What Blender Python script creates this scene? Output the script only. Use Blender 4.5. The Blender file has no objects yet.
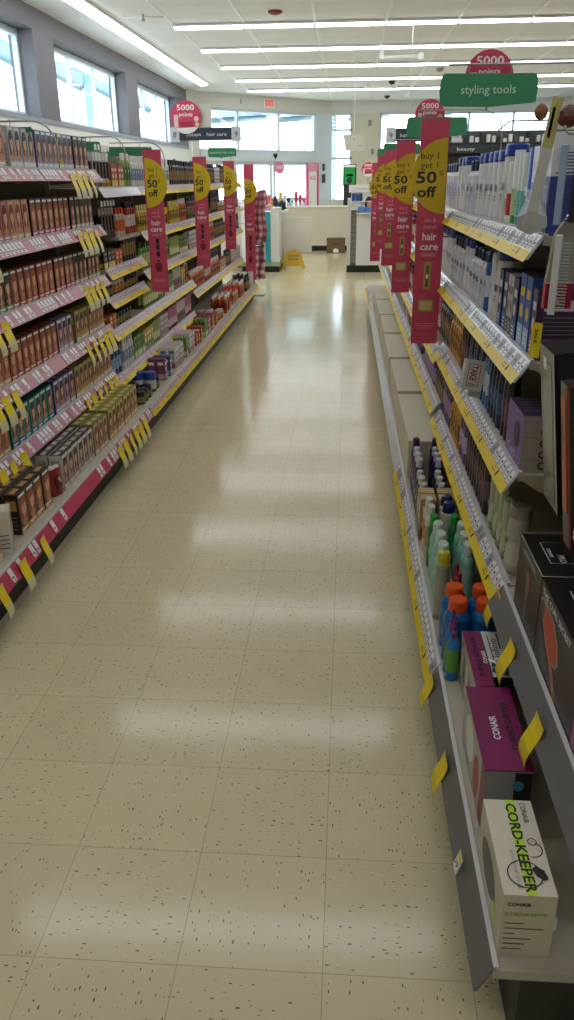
import bpy, math, random
from math import sin, cos, pi, radians
from mathutils import Vector, Matrix
rng = random.Random(7)
SC = bpy.context.scene
COL = SC.collection

# ------------------------------------------------------------------ camera
F_PX, PITCH, YAW, ROLL, CAM_H = 801.5, .3914, -.0748, -.0102, 1.5168
Fv = Vector((sin(YAW)*cos(PITCH), cos(YAW)*cos(PITCH), -sin(PITCH)))
Rv = Vector((cos(YAW), -sin(YAW), 0)); Uv = Rv.cross(Fv)
R2 = Rv*cos(ROLL) + Uv*sin(ROLL); U2 = -Rv*sin(ROLL) + Uv*cos(ROLL)
cam_d = bpy.data.cameras.new('camera'); cam = bpy.data.objects.new('camera', cam_d); COL.objects.link(cam)
cam.matrix_world = Matrix(((R2.x, U2.x, -Fv.x, 0), (R2.y, U2.y, -Fv.y, 0), (R2.z, U2.z, -Fv.z, CAM_H), (0, 0, 0, 1)))
cam_d.sensor_fit = 'HORIZONTAL'; cam_d.sensor_width = 36; cam_d.lens = F_PX/574*36
cam_d.clip_start = .05; cam_d.clip_end = 200
SC.camera = cam

# ------------------------------------------------------------------ world, exposure
world = bpy.data.worlds.new('world'); SC.world = world; world.use_nodes = True
wn = world.node_tree.nodes['Background']
wn.inputs[0].default_value = (.80, .91, 1, 1); wn.inputs[1].default_value = 5.0
SC.view_settings.view_transform = 'Standard'; SC.view_settings.look = 'None'
SC.view_settings.gamma = 1; SC.view_settings.use_curve_mapping = False
SC.view_settings.exposure = 0.62
ROW_LIGHT = 7.0      # strength of the ceiling rows
SIDE_LIGHT = 7.0

# ------------------------------------------------------------------ materials
def lin(h):
    h = h.lstrip('#'); v = [int(h[i:i+2], 16)/255 for i in (0, 2, 4)]
    return tuple(x/12.92 if x <= .04045 else ((x+.055)/1.055)**2.4 for x in v) + (1,)
MATS = {}
def mat(hexc, rough=.45, metal=0, emit=0, trans=0, alpha=1, vary=0, key=None):
    k = (hexc, rough, metal, emit, trans, alpha, vary)
    if k in MATS: return MATS[k]
    m = bpy.data.materials.new(key or 'surface_' + hexc.strip('#')); m.use_nodes = True
    nt = m.node_tree; b = nt.nodes['Principled BSDF']
    c = lin(hexc); b.inputs['Base Color'].default_value = c
    b.inputs['Roughness'].default_value = rough; b.inputs['Metallic'].default_value = metal
    if emit: b.inputs['Emission Color'].default_value = c; b.inputs['Emission Strength'].default_value = emit
    if trans: b.inputs['Transmission Weight'].default_value = trans
    if alpha < 1: b.inputs['Alpha'].default_value = alpha
    if vary:
        n = nt.nodes.new('ShaderNodeTexNoise'); n.inputs['Scale'].default_value = 6; n.inputs['Detail'].default_value = 5
        tc = nt.nodes.new('ShaderNodeTexCoord'); nt.links.new(tc.outputs['Object'], n.inputs['Vector'])
        r = nt.nodes.new('ShaderNodeMapRange'); r.inputs[3].default_value = 1-vary; r.inputs[4].default_value = 1+vary
        nt.links.new(n.outputs['Fac'], r.inputs[0])
        mx = nt.nodes.new('ShaderNodeVectorMath'); mx.operation = 'SCALE'; mx.inputs[0].default_value = c[:3]
        nt.links.new(r.outputs[0], mx.inputs['Scale']); nt.links.new(mx.outputs[0], b.inputs['Base Color'])
    MATS[k] = m
    return m
WHITE = mat('#f2f1ec'); BLACK = mat('#141414'); INK = mat('#1c1c20', .6); YEL = mat('#e8c80e', .5)
PINK = mat('#d8486a', .5); GREY = mat('#8b8a88', .4); DKGREY = mat('#4c4b4a', .5); STEEL = mat('#a9abad', .3, .7)
CREAM = mat('#c9c1a2', .55, vary=.05); CLEAR = mat('#c3c8cb', .22); LILAC = mat('#b0889a', .35)
TAGW = mat('#ece8e4', .4); PLUM = mat('#7c1550', .4); LIME = mat('#b4d420', .5)
GREEN = mat('#3f8f63', .55); GOLD = mat('#b59a52', .4); YTAG = mat('#efd31a', .5)

def floor_mat():
    m = bpy.data.materials.new('vinyl_tile'); m.use_nodes = True; nt = m.node_tree; N = nt.nodes; L = nt.links
    b = N['Principled BSDF']
    geo = N.new('ShaderNodeNewGeometry')
    def math_(op, a, bb=None, c=None):
        n = N.new('ShaderNodeMath'); n.operation = op
        for i, v in enumerate((a, bb, c)):
            if v is None: continue
            if isinstance(v, (int, float)): n.inputs[i].default_value = v
            else: L.new(v, n.inputs[i])
        return n.outputs[0]
    sep = N.new('ShaderNodeSeparateXYZ'); L.new(geo.outputs['Position'], sep.inputs[0])
    T = .3048
    tx = math_('DIVIDE', math_('ADD', sep.outputs[0], .0237+T*40), T)
    ty = math_('DIVIDE', math_('ADD', sep.outputs[1], -1.1661+T*40), T)
    fx, fy = math_('FRACT', tx), math_('FRACT', ty)
    ex = math_('MINIMUM', fx, math_('SUBTRACT', 1.0, fx)); ey = math_('MINIMUM', fy, math_('SUBTRACT', 1.0, fy))
    seam = math_('LESS_THAN', math_('MINIMUM', ex, ey), .0028)
    ix, iy = math_('FLOOR', tx), math_('FLOOR', ty)
    comb = N.new('ShaderNodeCombineXYZ'); L.new(ix, comb.inputs[0]); L.new(iy, comb.inputs[1])
    wnz = N.new('ShaderNodeTexWhiteNoise'); wnz.noise_dimensions = '2D'; L.new(comb.outputs[0], wnz.inputs['Vector'])
    par = math_('MODULO', math_('ADD', ix, iy), 2.0)
    def flecks(sx, sy, thr, lo, seed):
        mp = N.new('ShaderNodeMapping'); mp.inputs['Scale'].default_value = (sx, sy, 0); mp.inputs['Location'].default_value = (seed, seed*1.7, 0)
        L.new(geo.outputs['Position'], mp.inputs[0])
        nz = N.new('ShaderNodeTexNoise'); nz.inputs['Scale'].default_value = .8; L.new(mp.outputs[0], nz.inputs['Vector'])
        ad = N.new('ShaderNodeMixRGB'); ad.blend_type = 'ADD'; ad.inputs[0].default_value = .6
        L.new(mp.outputs[0], ad.inputs[1]); L.new(nz.outputs['Color'], ad.inputs[2])
        v = N.new('ShaderNodeTexVoronoi'); v.voronoi_dimensions = '2D'; v.inputs['Scale'].default_value = 1
        L.new(ad.outputs[0], v.inputs['Vector'])
        s2 = N.new('ShaderNodeSeparateColor'); L.new(v.outputs['Color'], s2.inputs[0])
        rad = math_('MULTIPLY', s2.outputs[1], thr)
        return math_('MULTIPLY', math_('LESS_THAN', v.outputs['Distance'], rad), math_('GREATER_THAN', s2.outputs[0], lo))
    fa = flecks(40, 115, .19, .62, 3.1); fb = flecks(115, 40, .19, .62, 9.7)
    fl = N.new('ShaderNodeMix'); L.new(par, fl.inputs[0]); L.new(fa, fl.inputs[2]); L.new(fb, fl.inputs[3])
    nz2 = N.new('ShaderNodeTexNoise'); nz2.inputs['Scale'].default_value = 9; nz2.inputs['Detail'].default_value = 6
    L.new(geo.outputs['Position'], nz2.inputs['Vector'])
    v1 = math_('ADD', math_('MULTIPLY', wnz.outputs['Value'], .05), math_('MULTIPLY', nz2.outputs['Fac'], .12))
    v1 = math_('ADD', v1, .90)
    base = N.new('ShaderNodeVectorMath'); base.operation = 'SCALE'; base.inputs[0].default_value = lin('#d6c9a0')[:3]
    L.new(v1, base.inputs['Scale'])
    m1 = N.new('ShaderNodeMixRGB'); L.new(fl.outputs[0], m1.inputs[0]); L.new(base.outputs[0], m1.inputs[1]); m1.inputs[2].default_value = lin('#6b604a')
    m2 = N.new('ShaderNodeMixRGB'); L.new(seam, m2.inputs[0]); L.new(m1.outputs[0], m2.inputs[1]); m2.inputs[2].default_value = lin('#a79a78')
    L.new(m2.outputs[0], b.inputs['Base Color'])
    nz3 = N.new('ShaderNodeTexNoise'); nz3.inputs['Scale'].default_value = 2.2; nz3.inputs['Detail'].default_value = 3; L.new(geo.outputs['Position'], nz3.inputs['Vector'])
    L.new(math_('ADD', math_('MULTIPLY', nz3.outputs['Fac'], .07), .095), b.inputs['Roughness'])
    bp = N.new('ShaderNodeBump'); bp.inputs['Strength'].default_value = .03; bp.inputs['Distance'].default_value = .02
    nz4 = N.new('ShaderNodeTexNoise'); nz4.inputs['Scale'].default_value = 3.5; nz4.inputs['Detail'].default_value = 1; L.new(geo.outputs['Position'], nz4.inputs['Vector'])
    L.new(nz4.outputs['Fac'], bp.inputs['Height']); L.new(bp.outputs[0], b.inputs['Normal'])
    b.inputs['IOR'].default_value = 1.36
    return m
def ceiling_mat():
    m = bpy.data.materials.new('ceiling_tile'); m.use_nodes = True; nt = m.node_tree; N = nt.nodes; L = nt.links
    b = N['Principled BSDF']; b.inputs['Roughness'].default_value = .9
    geo = N.new('ShaderNodeNewGeometry'); mp = N.new('ShaderNodeMapping'); mp.inputs['Location'].default_value = (.55, .1, 0)
    L.new(geo.outputs['Position'], mp.inputs[0])
    br = N.new('ShaderNodeTexBrick'); br.offset = 0; br.inputs['Scale'].default_value = 1
    br.inputs['Color1'].default_value = lin('#e9e9ea'); br.inputs['Color2'].default_value = lin('#e6e6e8'); br.inputs['Mortar'].default_value = lin('#c4c4c8')
    br.inputs['Mortar Size'].default_value = .004; br.inputs['Brick Width'].default_value = 1.07; br.inputs['Row Height'].default_value = .6
    L.new(mp.outputs[0], br.inputs['Vector']); L.new(br.outputs[0], b.inputs['Base Color'])
    return m
def plaid_mat():
    m = bpy.data.materials.new('plaid_cloth'); m.use_nodes = True; nt = m.node_tree; N = nt.nodes; L = nt.links
    b = N['Principled BSDF']; b.inputs['Roughness'].default_value = .95
    tc = N.new('ShaderNodeTexCoord')
    outs = []
    for ax, dis in (('X', 'Y'), ('Z', 'Z')):
        w = N.new('ShaderNodeTexWave'); w.bands_direction = dis; w.inputs['Scale'].default_value = 3.2; w.inputs['Distortion'].default_value = .6
        L.new(tc.outputs['Object'], w.inputs['Vector']); outs.append(w)
    mx = N.new('ShaderNodeMixRGB'); mx.blend_type = 'MULTIPLY'; mx.inputs[0].default_value = 1
    r1 = N.new('ShaderNodeValToRGB'); r1.color_ramp.elements[0].color = lin('#b9707c'); r1.color_ramp.elements[1].color = lin('#ecd9d6')
    r2 = N.new('ShaderNodeValToRGB'); r2.color_ramp.elements[0].color = lin('#b98a8f'); r2.color_ramp.elements[1].color = lin('#ffffff')
    L.new(outs[0].outputs['Fac'], r1.inputs[0]); L.new(outs[1].outputs['Fac'], r2.inputs[0])
    L.new(r1.outputs[0], mx.inputs[1]); L.new(r2.outputs[0], mx.inputs[2]); L.new(mx.outputs[0], b.inputs['Base Color'])
    return m
def glass_mat():
    m = bpy.data.materials.new('window_glass'); m.use_nodes = True; nt = m.node_tree; N = nt.nodes; L = nt.links
    N.remove(N['Principled BSDF']); o = N['Material Output']
    t = N.new('ShaderNodeBsdfTransparent'); t.inputs[0].default_value = (.93, .98, 1, 1)
    g = N.new('ShaderNodeBsdfGlossy'); g.inputs['Roughness'].default_value = .02
    lw = N.new('ShaderNodeLayerWeight'); lw.inputs[0].default_value = .5; mx = N.new('ShaderNodeMixShader')
    pw = N.new('ShaderNodeMath'); pw.operation = 'POWER'; pw.inputs[1].default_value = 5; L.new(lw.outputs['Facing'], pw.inputs[0])
    f = N.new('ShaderNodeMath'); f.operation = 'MULTIPLY_ADD'; f.inputs[1].default_value = .5; f.inputs[2].default_value = .03; L.new(pw.outputs[0], f.inputs[0])
    L.new(f.outputs[0], mx.inputs[0]); L.new(t.outputs[0], mx.inputs[1]); L.new(g.outputs[0], mx.inputs[2]); L.new(mx.outputs[0], o.inputs[0])
    return m
GLASS = glass_mat()

# ------------------------------------------------------------------ mesh building
TXT = {}
def text_geo(s, bold=False):
    k = (s, bold)
    if k in TXT: return TXT[k]
    c = bpy.data.curves.new('lettering', 'FONT'); c.body = s; c.size = 1; c.resolution_u = 2; c.align_x = 'LEFT'
    if bold: c.offset = .022
    o = bpy.data.objects.new('lettering', c); COL.objects.link(o)
    bpy.context.view_layer.update()
    me = o.evaluated_get(bpy.context.evaluated_depsgraph_get()).to_mesh()
    vs = [(v.co.x, v.co.y) for v in me.vertices]; fs = [list(p.vertices) for p in me.polygons]
    bpy.data.objects.remove(o); bpy.data.curves.remove(c)
    xs = [v[0] for v in vs] or [0, 1]
    TXT[k] = (vs, fs, min(xs), max(xs))
    return TXT[k]

class MB:
    def __init__(s): s.v = []; s.f = []; s.mi = []; s.ms = []; s.sm = []
    def m(s, mt):
        if mt not in s.ms: s.ms.append(mt)
        return s.ms.index(mt)
    def poly(s, pts, mt, smooth=False):
        n = len(s.v); s.v += [tuple(p) for p in pts]; s.f.append(list(range(n, n+len(pts)))); s.mi.append(s.m(mt)); s.sm.append(smooth)
    def add(s, vs, fs, mt, smooth=False):
        n = len(s.v); s.v += [tuple(p) for p in vs]; i = s.m(mt)
        for f in fs: s.f.append([n+k for k in f]); s.mi.append(i); s.sm.append(smooth)
    def box(s, x0, x1, y0, y1, z0, z1, mt, mats=None):
        v = [(x0, y0, z0), (x1, y0, z0), (x1, y1, z0), (x0, y1, z0), (x0, y0, z1), (x1, y0, z1), (x1, y1, z1), (x0, y1, z1)]
        F = dict(bottom=[3, 2, 1, 0], top=[4, 5, 6, 7], front=[0, 1, 5, 4], right=[1, 2, 6, 5], back=[2, 3, 7, 6], left=[3, 0, 4, 7])
        n = len(s.v); s.v += v
        for k, f in F.items():
            s.f.append([n+i for i in f]); s.mi.append(s.m((mats or {}).get(k, mt))); s.sm.append(False)
    def cbox(s, x0, x1, y0, y1, z0, z1, mt, c=.003):      # box with chamfered vertical edges and top edge
        o = [(x0+c, y0), (x1-c, y0), (x1, y0+c), (x1, y1-c), (x1-c, y1), (x0+c, y1), (x0, y1-c), (x0, y0+c)]
        cx, cy = (x0+x1)/2, (y0+y1)/2
        i2 = [(cx+(x-cx)*(1-2*c/(x1-x0)), cy+(y-cy)*(1-2*c/(y1-y0))) for x, y in o]
        rings = [[(x, y, z0) for x, y in o], [(x, y, z1-c) for x, y in o], [(x, y, z1) for x, y in i2]]
        vs = sum(rings, []); fs = [list(range(7, -1, -1)), list(range(16, 24))]
        for r in range(2):
            for k in range(8): fs.append([r*8+k, r*8+(k+1) % 8, (r+1)*8+(k+1) % 8, (r+1)*8+k])
        s.add(vs, fs, mt)
    def prism(s, pts, axis, a, b, mt):      # outline in the other two axes
        def P(p, t): return {'x': (t, p[0], p[1]), 'y': (p[0], t, p[1]), 'z': (p[0], p[1], t)}[axis]
        n = len(pts); vs = [P(p, a) for p in pts]+[P(p, b) for p in pts]
        fs = [list(range(n)), list(range(2*n-1, n-1, -1))]+[[i, n+i, n+(i+1) % n, (i+1) % n] for i in range(n)]
        s.add(vs, fs, mt)
    def lathe(s, prof, cx=0, cy=0, n=12, sx=1, sy=1, z=0):   # prof: (r, z, material of the segment above)
        for i in range(len(prof)-1):
            r0, z0, mt = prof[i]; r1, z1 = prof[i+1][:2]
            vs = []; 
            for r, zz in ((r0, z0), (r1, z1)):
                for k in range(n): a = 2*pi*k/n; vs.append((cx+r*sx*cos(a), cy+r*sy*sin(a), z+zz))
            s.add(vs, [[k, (k+1) % n, n+(k+1) % n, n+k] for k in range(n)], mt, True)
        r, zz = prof[-1][:2]
        s.poly([(cx+r*sx*cos(2*pi*k/n), cy+r*sy*sin(2*pi*k/n), z+zz) for k in range(n)], prof[-2][2])
        r, zz, mt = prof[0]
        s.poly([(cx+r*sx*cos(2*pi*k/n), cy+r*sy*sin(2*pi*k/n), z+zz) for k in range(n)][::-1], mt)
    def tube(s, pts, r, mt, n=6):
        pts = [Vector(p) for p in pts]; rings = []
        for i, p in enumerate(pts):
            d = (pts[min(i+1, len(pts)-1)]-pts[max(i-1, 0)]).normalized()
            a = Vector((0, 0, 1)) if abs(d.z) < .9 else Vector((1, 0, 0))
            u = d.cross(a).normalized(); w = d.cross(u)
            rings.append([p+(u*cos(2*pi*k/n)+w*sin(2*pi*k/n))*r for k in range(n)])
        vs = sum(rings, []); fs = []
        for i in range(len(pts)-1):
            for k in range(n): fs.append([i*n+k, i*n+(k+1) % n, (i+1)*n+(k+1) % n, (i+1)*n+k])
        fs += [list(range(n))[::-1], [(len(pts)-1)*n+k for k in range(n)]]
        s.add(vs, fs, mt, True)
    # decals in a frame fr = (origin, u, v, n)
    def pt(s, fr, u, v, l): o, U, V, N = fr; return tuple(o[i]+U[i]*u+V[i]*v+N[i]*l for i in range(3))
    def rect(s, fr, u0, v0, u1, v1, mt, l=.0006): s.poly([s.pt(fr, u0, v0, l), s.pt(fr, u1, v0, l), s.pt(fr, u1, v1, l), s.pt(fr, u0, v1, l)], mt)
    def shape(s, fr, pts, mt, l=.0006): s.poly([s.pt(fr, u, v, l) for u, v in pts], mt)
    def ell(s, fr, cu, cv, ru, rv, mt, l=.0006, n=12, a0=0, a1=2*pi, rot=0):
        P = []
        m_ = n if a1-a0 >= 2*pi-.01 else n+1
        for k in range(m_):
            a = a0+(a1-a0)*k/n; x, y = ru*cos(a), rv*sin(a)
            P.append((cu+x*cos(rot)-y*sin(rot), cv+x*sin(rot)+y*cos(rot)))
        s.shape(fr, P, mt, l)
    def ring(s, fr, cu, cv, r, w, mt, l=.0008, a0=0, a1=2*pi, n=20):
        for k in range(n):
            a, b = a0+(a1-a0)*k/n, a0+(a1-a0)*(k+1)/n
            s.shape(fr, [(cu+(r-w)*cos(a), cv+(r-w)*sin(a)), (cu+r*cos(a), cv+r*sin(a)), (cu+r*cos(b), cv+r*sin(b)), (cu+(r-w)*cos(b), cv+(r-w)*sin(b))], mt, l)
    def text(s, fr, t, u, v, size, mt, l=.001, align='C', width=None, bold=False, rot=0):
        vs, fs, x0, x1 = text_geo(t, bold)
        k = size; kx = k if width is None else width/(x1-x0)
        off = {'C': -(x0+x1)/2, 'L': -x0, 'R': -x1}[align]*kx
        c, n = cos(rot), sin(rot)
        s.add([s.pt(fr, u+(x*kx+off)*c-y*k*n, v+(x*kx+off)*n+y*k*c, l) for x, y in vs], fs, mt)
    def build(s, name, parent=None):
        me = bpy.data.meshes.new(name); me.from_pydata(s.v, [], s.f)
        for mt in s.ms: me.materials.append(mt)
        me.polygons.foreach_set('material_index', s.mi); me.polygons.foreach_set('use_smooth', s.sm); me.update()
        o = bpy.data.objects.new(name, me); COL.objects.link(o)
        if parent: o.parent = parent
        return o

def tag(o, label, cat, group=None):
    o['label'] = label; o['category'] = cat
    if group: o['group'] = group
    return o
def thing(name, label, cat, loc=(0, 0, 0), rz=0, group=None):
    o = bpy.data.objects.new(name, None); COL.objects.link(o); o.location = loc; o.rotation_euler = (0, 0, rz)
    o.empty_display_size = .05
    return tag(o, label, cat, group)
def struct(mb, name):
    o = mb.build(name); o['kind'] = 'structure'; return o
ONES = ['', 'first', 'second', 'third', 'fourth', 'fifth', 'sixth', 'seventh', 'eighth', 'ninth', 'tenth', 'eleventh', 'twelfth', 'thirteenth', 'fourteenth', 'fifteenth', 'sixteenth', 'seventeenth', 'eighteenth', 'nineteenth']
TENS = {2: 'twent', 3: 'thirt', 4: 'fort', 5: 'fift', 6: 'sixt', 7: 'sevent', 8: 'eight'}
def nth(n):
    if n < 20: return ONES[n]
    return TENS[n//10]+('ieth' if n % 10 == 0 else 'y-'+ONES[n % 10])

USED = set()
def dup(root, label, group=None, name=None):
    """first call uses the prototype itself, later calls copy it and its parts"""
    if root.name not in USED and root.name in PROTO_FREE:
        PROTO_FREE.discard(root.name); r = root
    else:
        r = root.copy(); COL.objects.link(r)
        for ch in root.children:
            c = ch.copy(); COL.objects.link(c); c.parent = r
            for g in ch.children:
                d = g.copy(); COL.objects.link(d); d.parent = c
    r['label'] = label
    if group: r['group'] = group
    return r
PROTO_FREE = set()
def proto(o): PROTO_FREE.add(o.name); return o

# ================================================================== THE SETTING
CZ = 3.7
LX = -4.29
AX, AY = -.58, 27.27         # corner between the slanted entrance wall and the far wall
LY = 23.33
mb = MB(); mb.box(LX-.4, 9.2, -4.2, 28, -.1, 0, floor_mat()); struct(mb, 'floor')
mb = MB(); mb.box(LX-.4, 9.2, -4.2, 28, CZ, CZ+.15, ceiling_mat()); struct(mb, 'ceiling')
BLUEGREY = mat('#6d6b6e', .8, vary=.03); WALLW = mat('#d8d7d0', .8, vary=.02); CREAMW = mat('#d6cdb6', .8, vary=.02)
FRAMEW = mat('#c9d3da', .4); FRAMEB = mat('#8fa6b8', .4)
# left wall with three window openings
WIN = [(8.05, 12.17), (13.0, 17.05), (18.0, 22.05)]
WZ0, WZ1 = 2.34, 3.43
mb = MB(); T0 = LX-.34
mb.box(T0, LX, -4.2, LY, 0, 2.28, WALLW); mb.box(T0, LX+.015, -4.2, LY, 2.28, WZ0, mat('#8a929c', .7))
mb.box(T0, LX, -4.2, LY+.3, WZ1, CZ, BLUEGREY)
ys = [-4.2]+[y for w in WIN for y in w]+[LY+.1]
for a, b in zip(ys[::2], ys[1::2]): mb.box(T0, LX, a, b, WZ0, WZ1, BLUEGREY)
struct(mb, 'wall_left')
for n, (a, b) in enumerate(WIN):
    mb = MB(); gx = LX-.24
    for y in (a+.025, a+(b-a)/3, a+2*(b-a)/3, b-.025): mb.box(gx-.04, gx+.03, y-.03, y+.03, WZ0, WZ1, FRAMEW)
    for z in (WZ0+.03, WZ1-.05): mb.box(gx-.04, gx+.025, a, b, z-.04, z+.04, FRAMEW)
    f = struct(mb, 'window_%d' % (n+1))
    g = MB(); g.box(gx-.008, gx-.002, a, b, WZ0+.07, WZ1-.09, GLASS); o = g.build('pane', f)
# right and rear walls (never in view from here, they close the room)
mb = MB(); mb.box(9, 9.2, -4.2, 28, 0, CZ, WALLW); struct(mb, 'wall_right')
mb = MB(); mb.box(LX-.34, 9.2, -4.3, -4.1, 0, CZ, WALLW); struct(mb, 'wall_rear')
# slanted entrance wall, local frame: x along the wall, y outward
A = Vector((LX, LY)); B = Vector((AX, AY)); AL = (B-A).length; AANG = math.atan2(B.y-A.y, B.x-A.x)
def onA(o): o.location = (A.x, A.y, 0); o.rotation_euler = (0, 0, AANG); return o
HZ0, HZ1 = 2.0, 2.26; TZ = 3.33; FRG = mat('#cdd6da', .45)
mb = MB(); mb.box(-.1, AL+.05, 0, .2, TZ, CZ, WALLW); mb.box(0, .35, 0, .2, 0, TZ, WALLW); mb.box(AL-.62, AL+.05, 0, .2, 0, TZ, mat('#d3dadd', .6))
mb.box(.35, AL-.62, -.06, .2, HZ0, HZ1, FRG)
onA(struct(mb, 'wall_entrance'))
mb = MB()
for u in (.37, 1.75, 3.3, AL-.64): mb.box(u-.035, u+.035, .03, .12, HZ1, TZ, FRG)
mb.box(.35, AL-.62, .03, .12, TZ-.06, TZ, FRG); mb.box(.35, AL-.62, .03, .12, HZ1, HZ1+.05, FRG)
f = onA(struct(mb, 'window_4')); g = MB(); g.box(.4, AL-.66, .07, .076, HZ1+.05, TZ-.06, GLASS); g.build('pane', f)
mb = MB()
for u in (.38, 1.45, 1.62, 2.95, 3.1, AL-.66): mb.box(u-.04, u+.04, .02, .1, 0, HZ0, FRG)
for z in (.05, HZ0-.05, .95): mb.box(.38, AL-.66, .03, .09, z-.05, z+.05, FRG)
f = onA(struct(mb, 'door_1')); g = MB(); g.box(.4, AL-.66, .055, .061, .1, HZ0-.1, GLASS); g.build('pane', f)
# far wall with the narrow tall window and a high band of glass on the right
mb = MB(); wx0, wx1 = -.74, .08; hx0, hx1 = .92, 6.3
mb.box(AX-.1, 9.2, AY, AY+.2, 3.36, CZ, WALLW)
mb.box(AX-.1, wx0, AY, AY+.2, 0, 3.36, FRG); mb.box(wx0, wx1, AY, AY+.2, 0, .85, CREAMW)
mb.box(wx1, hx0, AY, AY+.2, 0, 3.36, CREAMW); mb.box(hx0, hx1, AY, AY+.2, 0, 2.3, CREAMW); mb.box(hx1, 9.2, AY, AY+.2, 0, 3.36, CREAMW)
struct(mb, 'wall_far')
mb = MB()
for x in (wx0+.03, wx1-.03): mb.box(x-.03, x+.03, AY+.03, AY+.12, .85, 3.36, FRG)
for z in (.88, 2.1, 2.9, 3.33): mb.box(wx0, wx1, AY+.03, AY+.12, z-.03, z+.03, FRG)
f = struct(mb, 'window_5'); g = MB(); g.box(wx0+.05, wx1-.05, AY+.07, AY+.076, .9, 3.3, GLASS); g.build('pane', f)
mb = MB()
for x in [hx0+.03+i*(hx1-hx0-.06)/4 for i in range(5)]: mb.box(x-.03, x+.03, AY+.03, AY+.12, 2.3, 3.36, FRG)
for z in (2.33, 3.33): mb.box(hx0, hx1, AY+.03, AY+.12, z-.03, z+.03, FRG)
f = struct(mb, 'window_6'); g = MB(); g.box(hx0+.05, hx1-.05, AY+.07, AY+.076, 2.36, 3.3, GLASS); g.build('pane', f)
# ceiling grid runners
for i in range(10):
    x = -2.68+1.07*i; mb = MB(); mb.box(x-.018, x+.018, -4, 27.2, CZ-.006, CZ+.002, mat('#eeeef2', .5)); struct(mb, 'trim_%d' % (i+1))

# outside: paving, canopy roof with beams, a pillar, pale building
mb = MB(); mb.box(-40, LX-.36, -20, 60, -.12, -.02, mat('#b9bab6', .9)); mb.box(LX-.36, 30, 28.1, 60, -.12, -.02, mat('#b9bab6', .9)); struct(mb, 'ground')
TEAL = mat('#7f9aa3', .6); t = thing('walkway_canopy', 'pale steel canopy with slanted beams outside the left windows', 'canopy', (-7, 14, 0))
mb = MB(); mb.box(-.9, .3, -8, 12, 4.55, 4.65, mat('#d9e4e8', .7)); mb.build('roof_panel', t)
for i, y in enumerate((-5.5, -2.6, .3, 3.2, 6.1, 9)):
    mb = MB(); mb.tube([(1.8, y, 3.2), (-.8, y+.9, 4.5)], .08, TEAL, 4); mb.build('beam', t)
    mb = MB(); mb.box(1.0, 1.2, y-.1, y+.1, -.02, 4.5, TEAL); mb.build('post', t)
mb = MB(); mb.box(.9, 1.02, -8, 12, 3.55, 3.75, TEAL); mb.build('fascia', t)
t = thing('entrance_canopy', 'grey canopy roof and beams beyond the glazed entrance', 'canopy', (-2, 31, 0))
mb = MB(); mb.prism([(-3, 3.9), (8, 3.9), (8, 3.75), (-3, 3.75)], 'y', -2.5, 3, mat('#93a4ab', .7)); mb.build('roof_panel', t)
for k in range(4):
    mb = MB(); mb.tube([(-2.6+k*2.3, -2.2, 3.3), (-1.2+k*2.3, 2.8, 3.7)], .09, TEAL, 4); mb.build('beam', t)
mb = MB(); mb.box(1.15, 1.55, -.4, 0, -.02, 3.75, mat('#c9cccc', .8)); mb.build('pillar', t)

# ================================================================== CEILING LIGHTS AND FITTINGS
EM = mat('#f1f6ff', .5, emit=ROW_LIGHT, key='lit_tube'); EMS = mat('#f4f6ff', .5, emit=SIDE_LIGHT, key='lit_side_tube')
def light_proto(L, wdt, em):
    t = thing('ceiling_light', '', 'light')
    mb = MB(); mb.box(-L/2, L/2, -wdt/2-.02, wdt/2+.02, -.03, 0, mat('#dcdcdf', .5)); mb.build('frame', t)
    mb = MB(); mb.prism([(-wdt/2, -.03), (wdt/2, -.03), (wdt/2-.03, -.06), (-wdt/2+.03, -.06)], 'x', -L/2+.01, L/2-.01, em); mb.build('diffuser', t)
    return proto(t)
lp = light_proto(1.05, .15, EM)
ROWS = [23.45, 21.1, 18.7, 16.3, 13.9, 11.5, 9.1, 6.7, 4.3, 1.9, -.5]
for r, y in enumerate(ROWS):
    x = -2.16; k = 1
    while x < (7.5 if y > 20 else 5.7 if y > 13 else 4.2):
        o = dup(lp, 'ceiling light, %s from left, %s cross row from the entrance' % (nth(k), nth(r+1)), 'fluorescent ceiling lights in cross rows')
        o.location = (x, y, CZ-.006); x += 1.07; k += 1
ls = light_proto(1.19, .22, EMS)
for k in range(14):
    o = dup(ls, 'ceiling light of the left side strip, %s from the entrance end' % nth(k+1), 'side strip ceiling lights')
    o.location = (-3.57, 21.2-1.2*k, CZ); o.rotation_euler = (0, 0, pi/2)
def at_ceil(name, label, cat, x, y, fn):
    mb = MB(); fn(mb); o = mb.build(name); o.location = (x, y, CZ); return tag(o, label, cat)
def dome(c):
    return lambda mb: mb.lathe([(.02, -.1, c), (.07, -.07, c), (.09, -.02, WHITE), (.09, 0, WHITE)], n=14)
at_ceil('smoke_alarm', 'dark red round alarm on the ceiling above the aisle', 'alarm', -1.07, 13.0, lambda mb: mb.lathe([(.05, -.05, mat('#7c1f1c')), (.1, -.03, mat('#7c1f1c')), (.1, 0, WHITE), (.1, .0, WHITE)], n=16))
at_ceil('security_camera', 'black dome camera on the ceiling, nearer of the two by the far wall', 'camera', 1.0, 21.9, dome(BLACK))
at_ceil('security_camera', 'black dome camera on the ceiling, closest to the far wall', 'camera', 1.05, 25.6, dome(BLACK))
at_ceil('ceiling_speaker', 'small grey ceiling fitting between light rows right of the aisle', 'speaker', 1.9, 19.6, dome(GREY))
at_ceil('sprinkler_head', 'small sprinkler head on a pipe near the left light strip', 'sprinkler', -2.95, 13.0, lambda mb: (mb.tube([(-.3, 0, -.04), (.3, 0, -.04)], .012, WHITE), mb.lathe([(.03, -.09, STEEL), (.015, -.05, STEEL), (.015, 0, STEEL)], n=8)))
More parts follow.
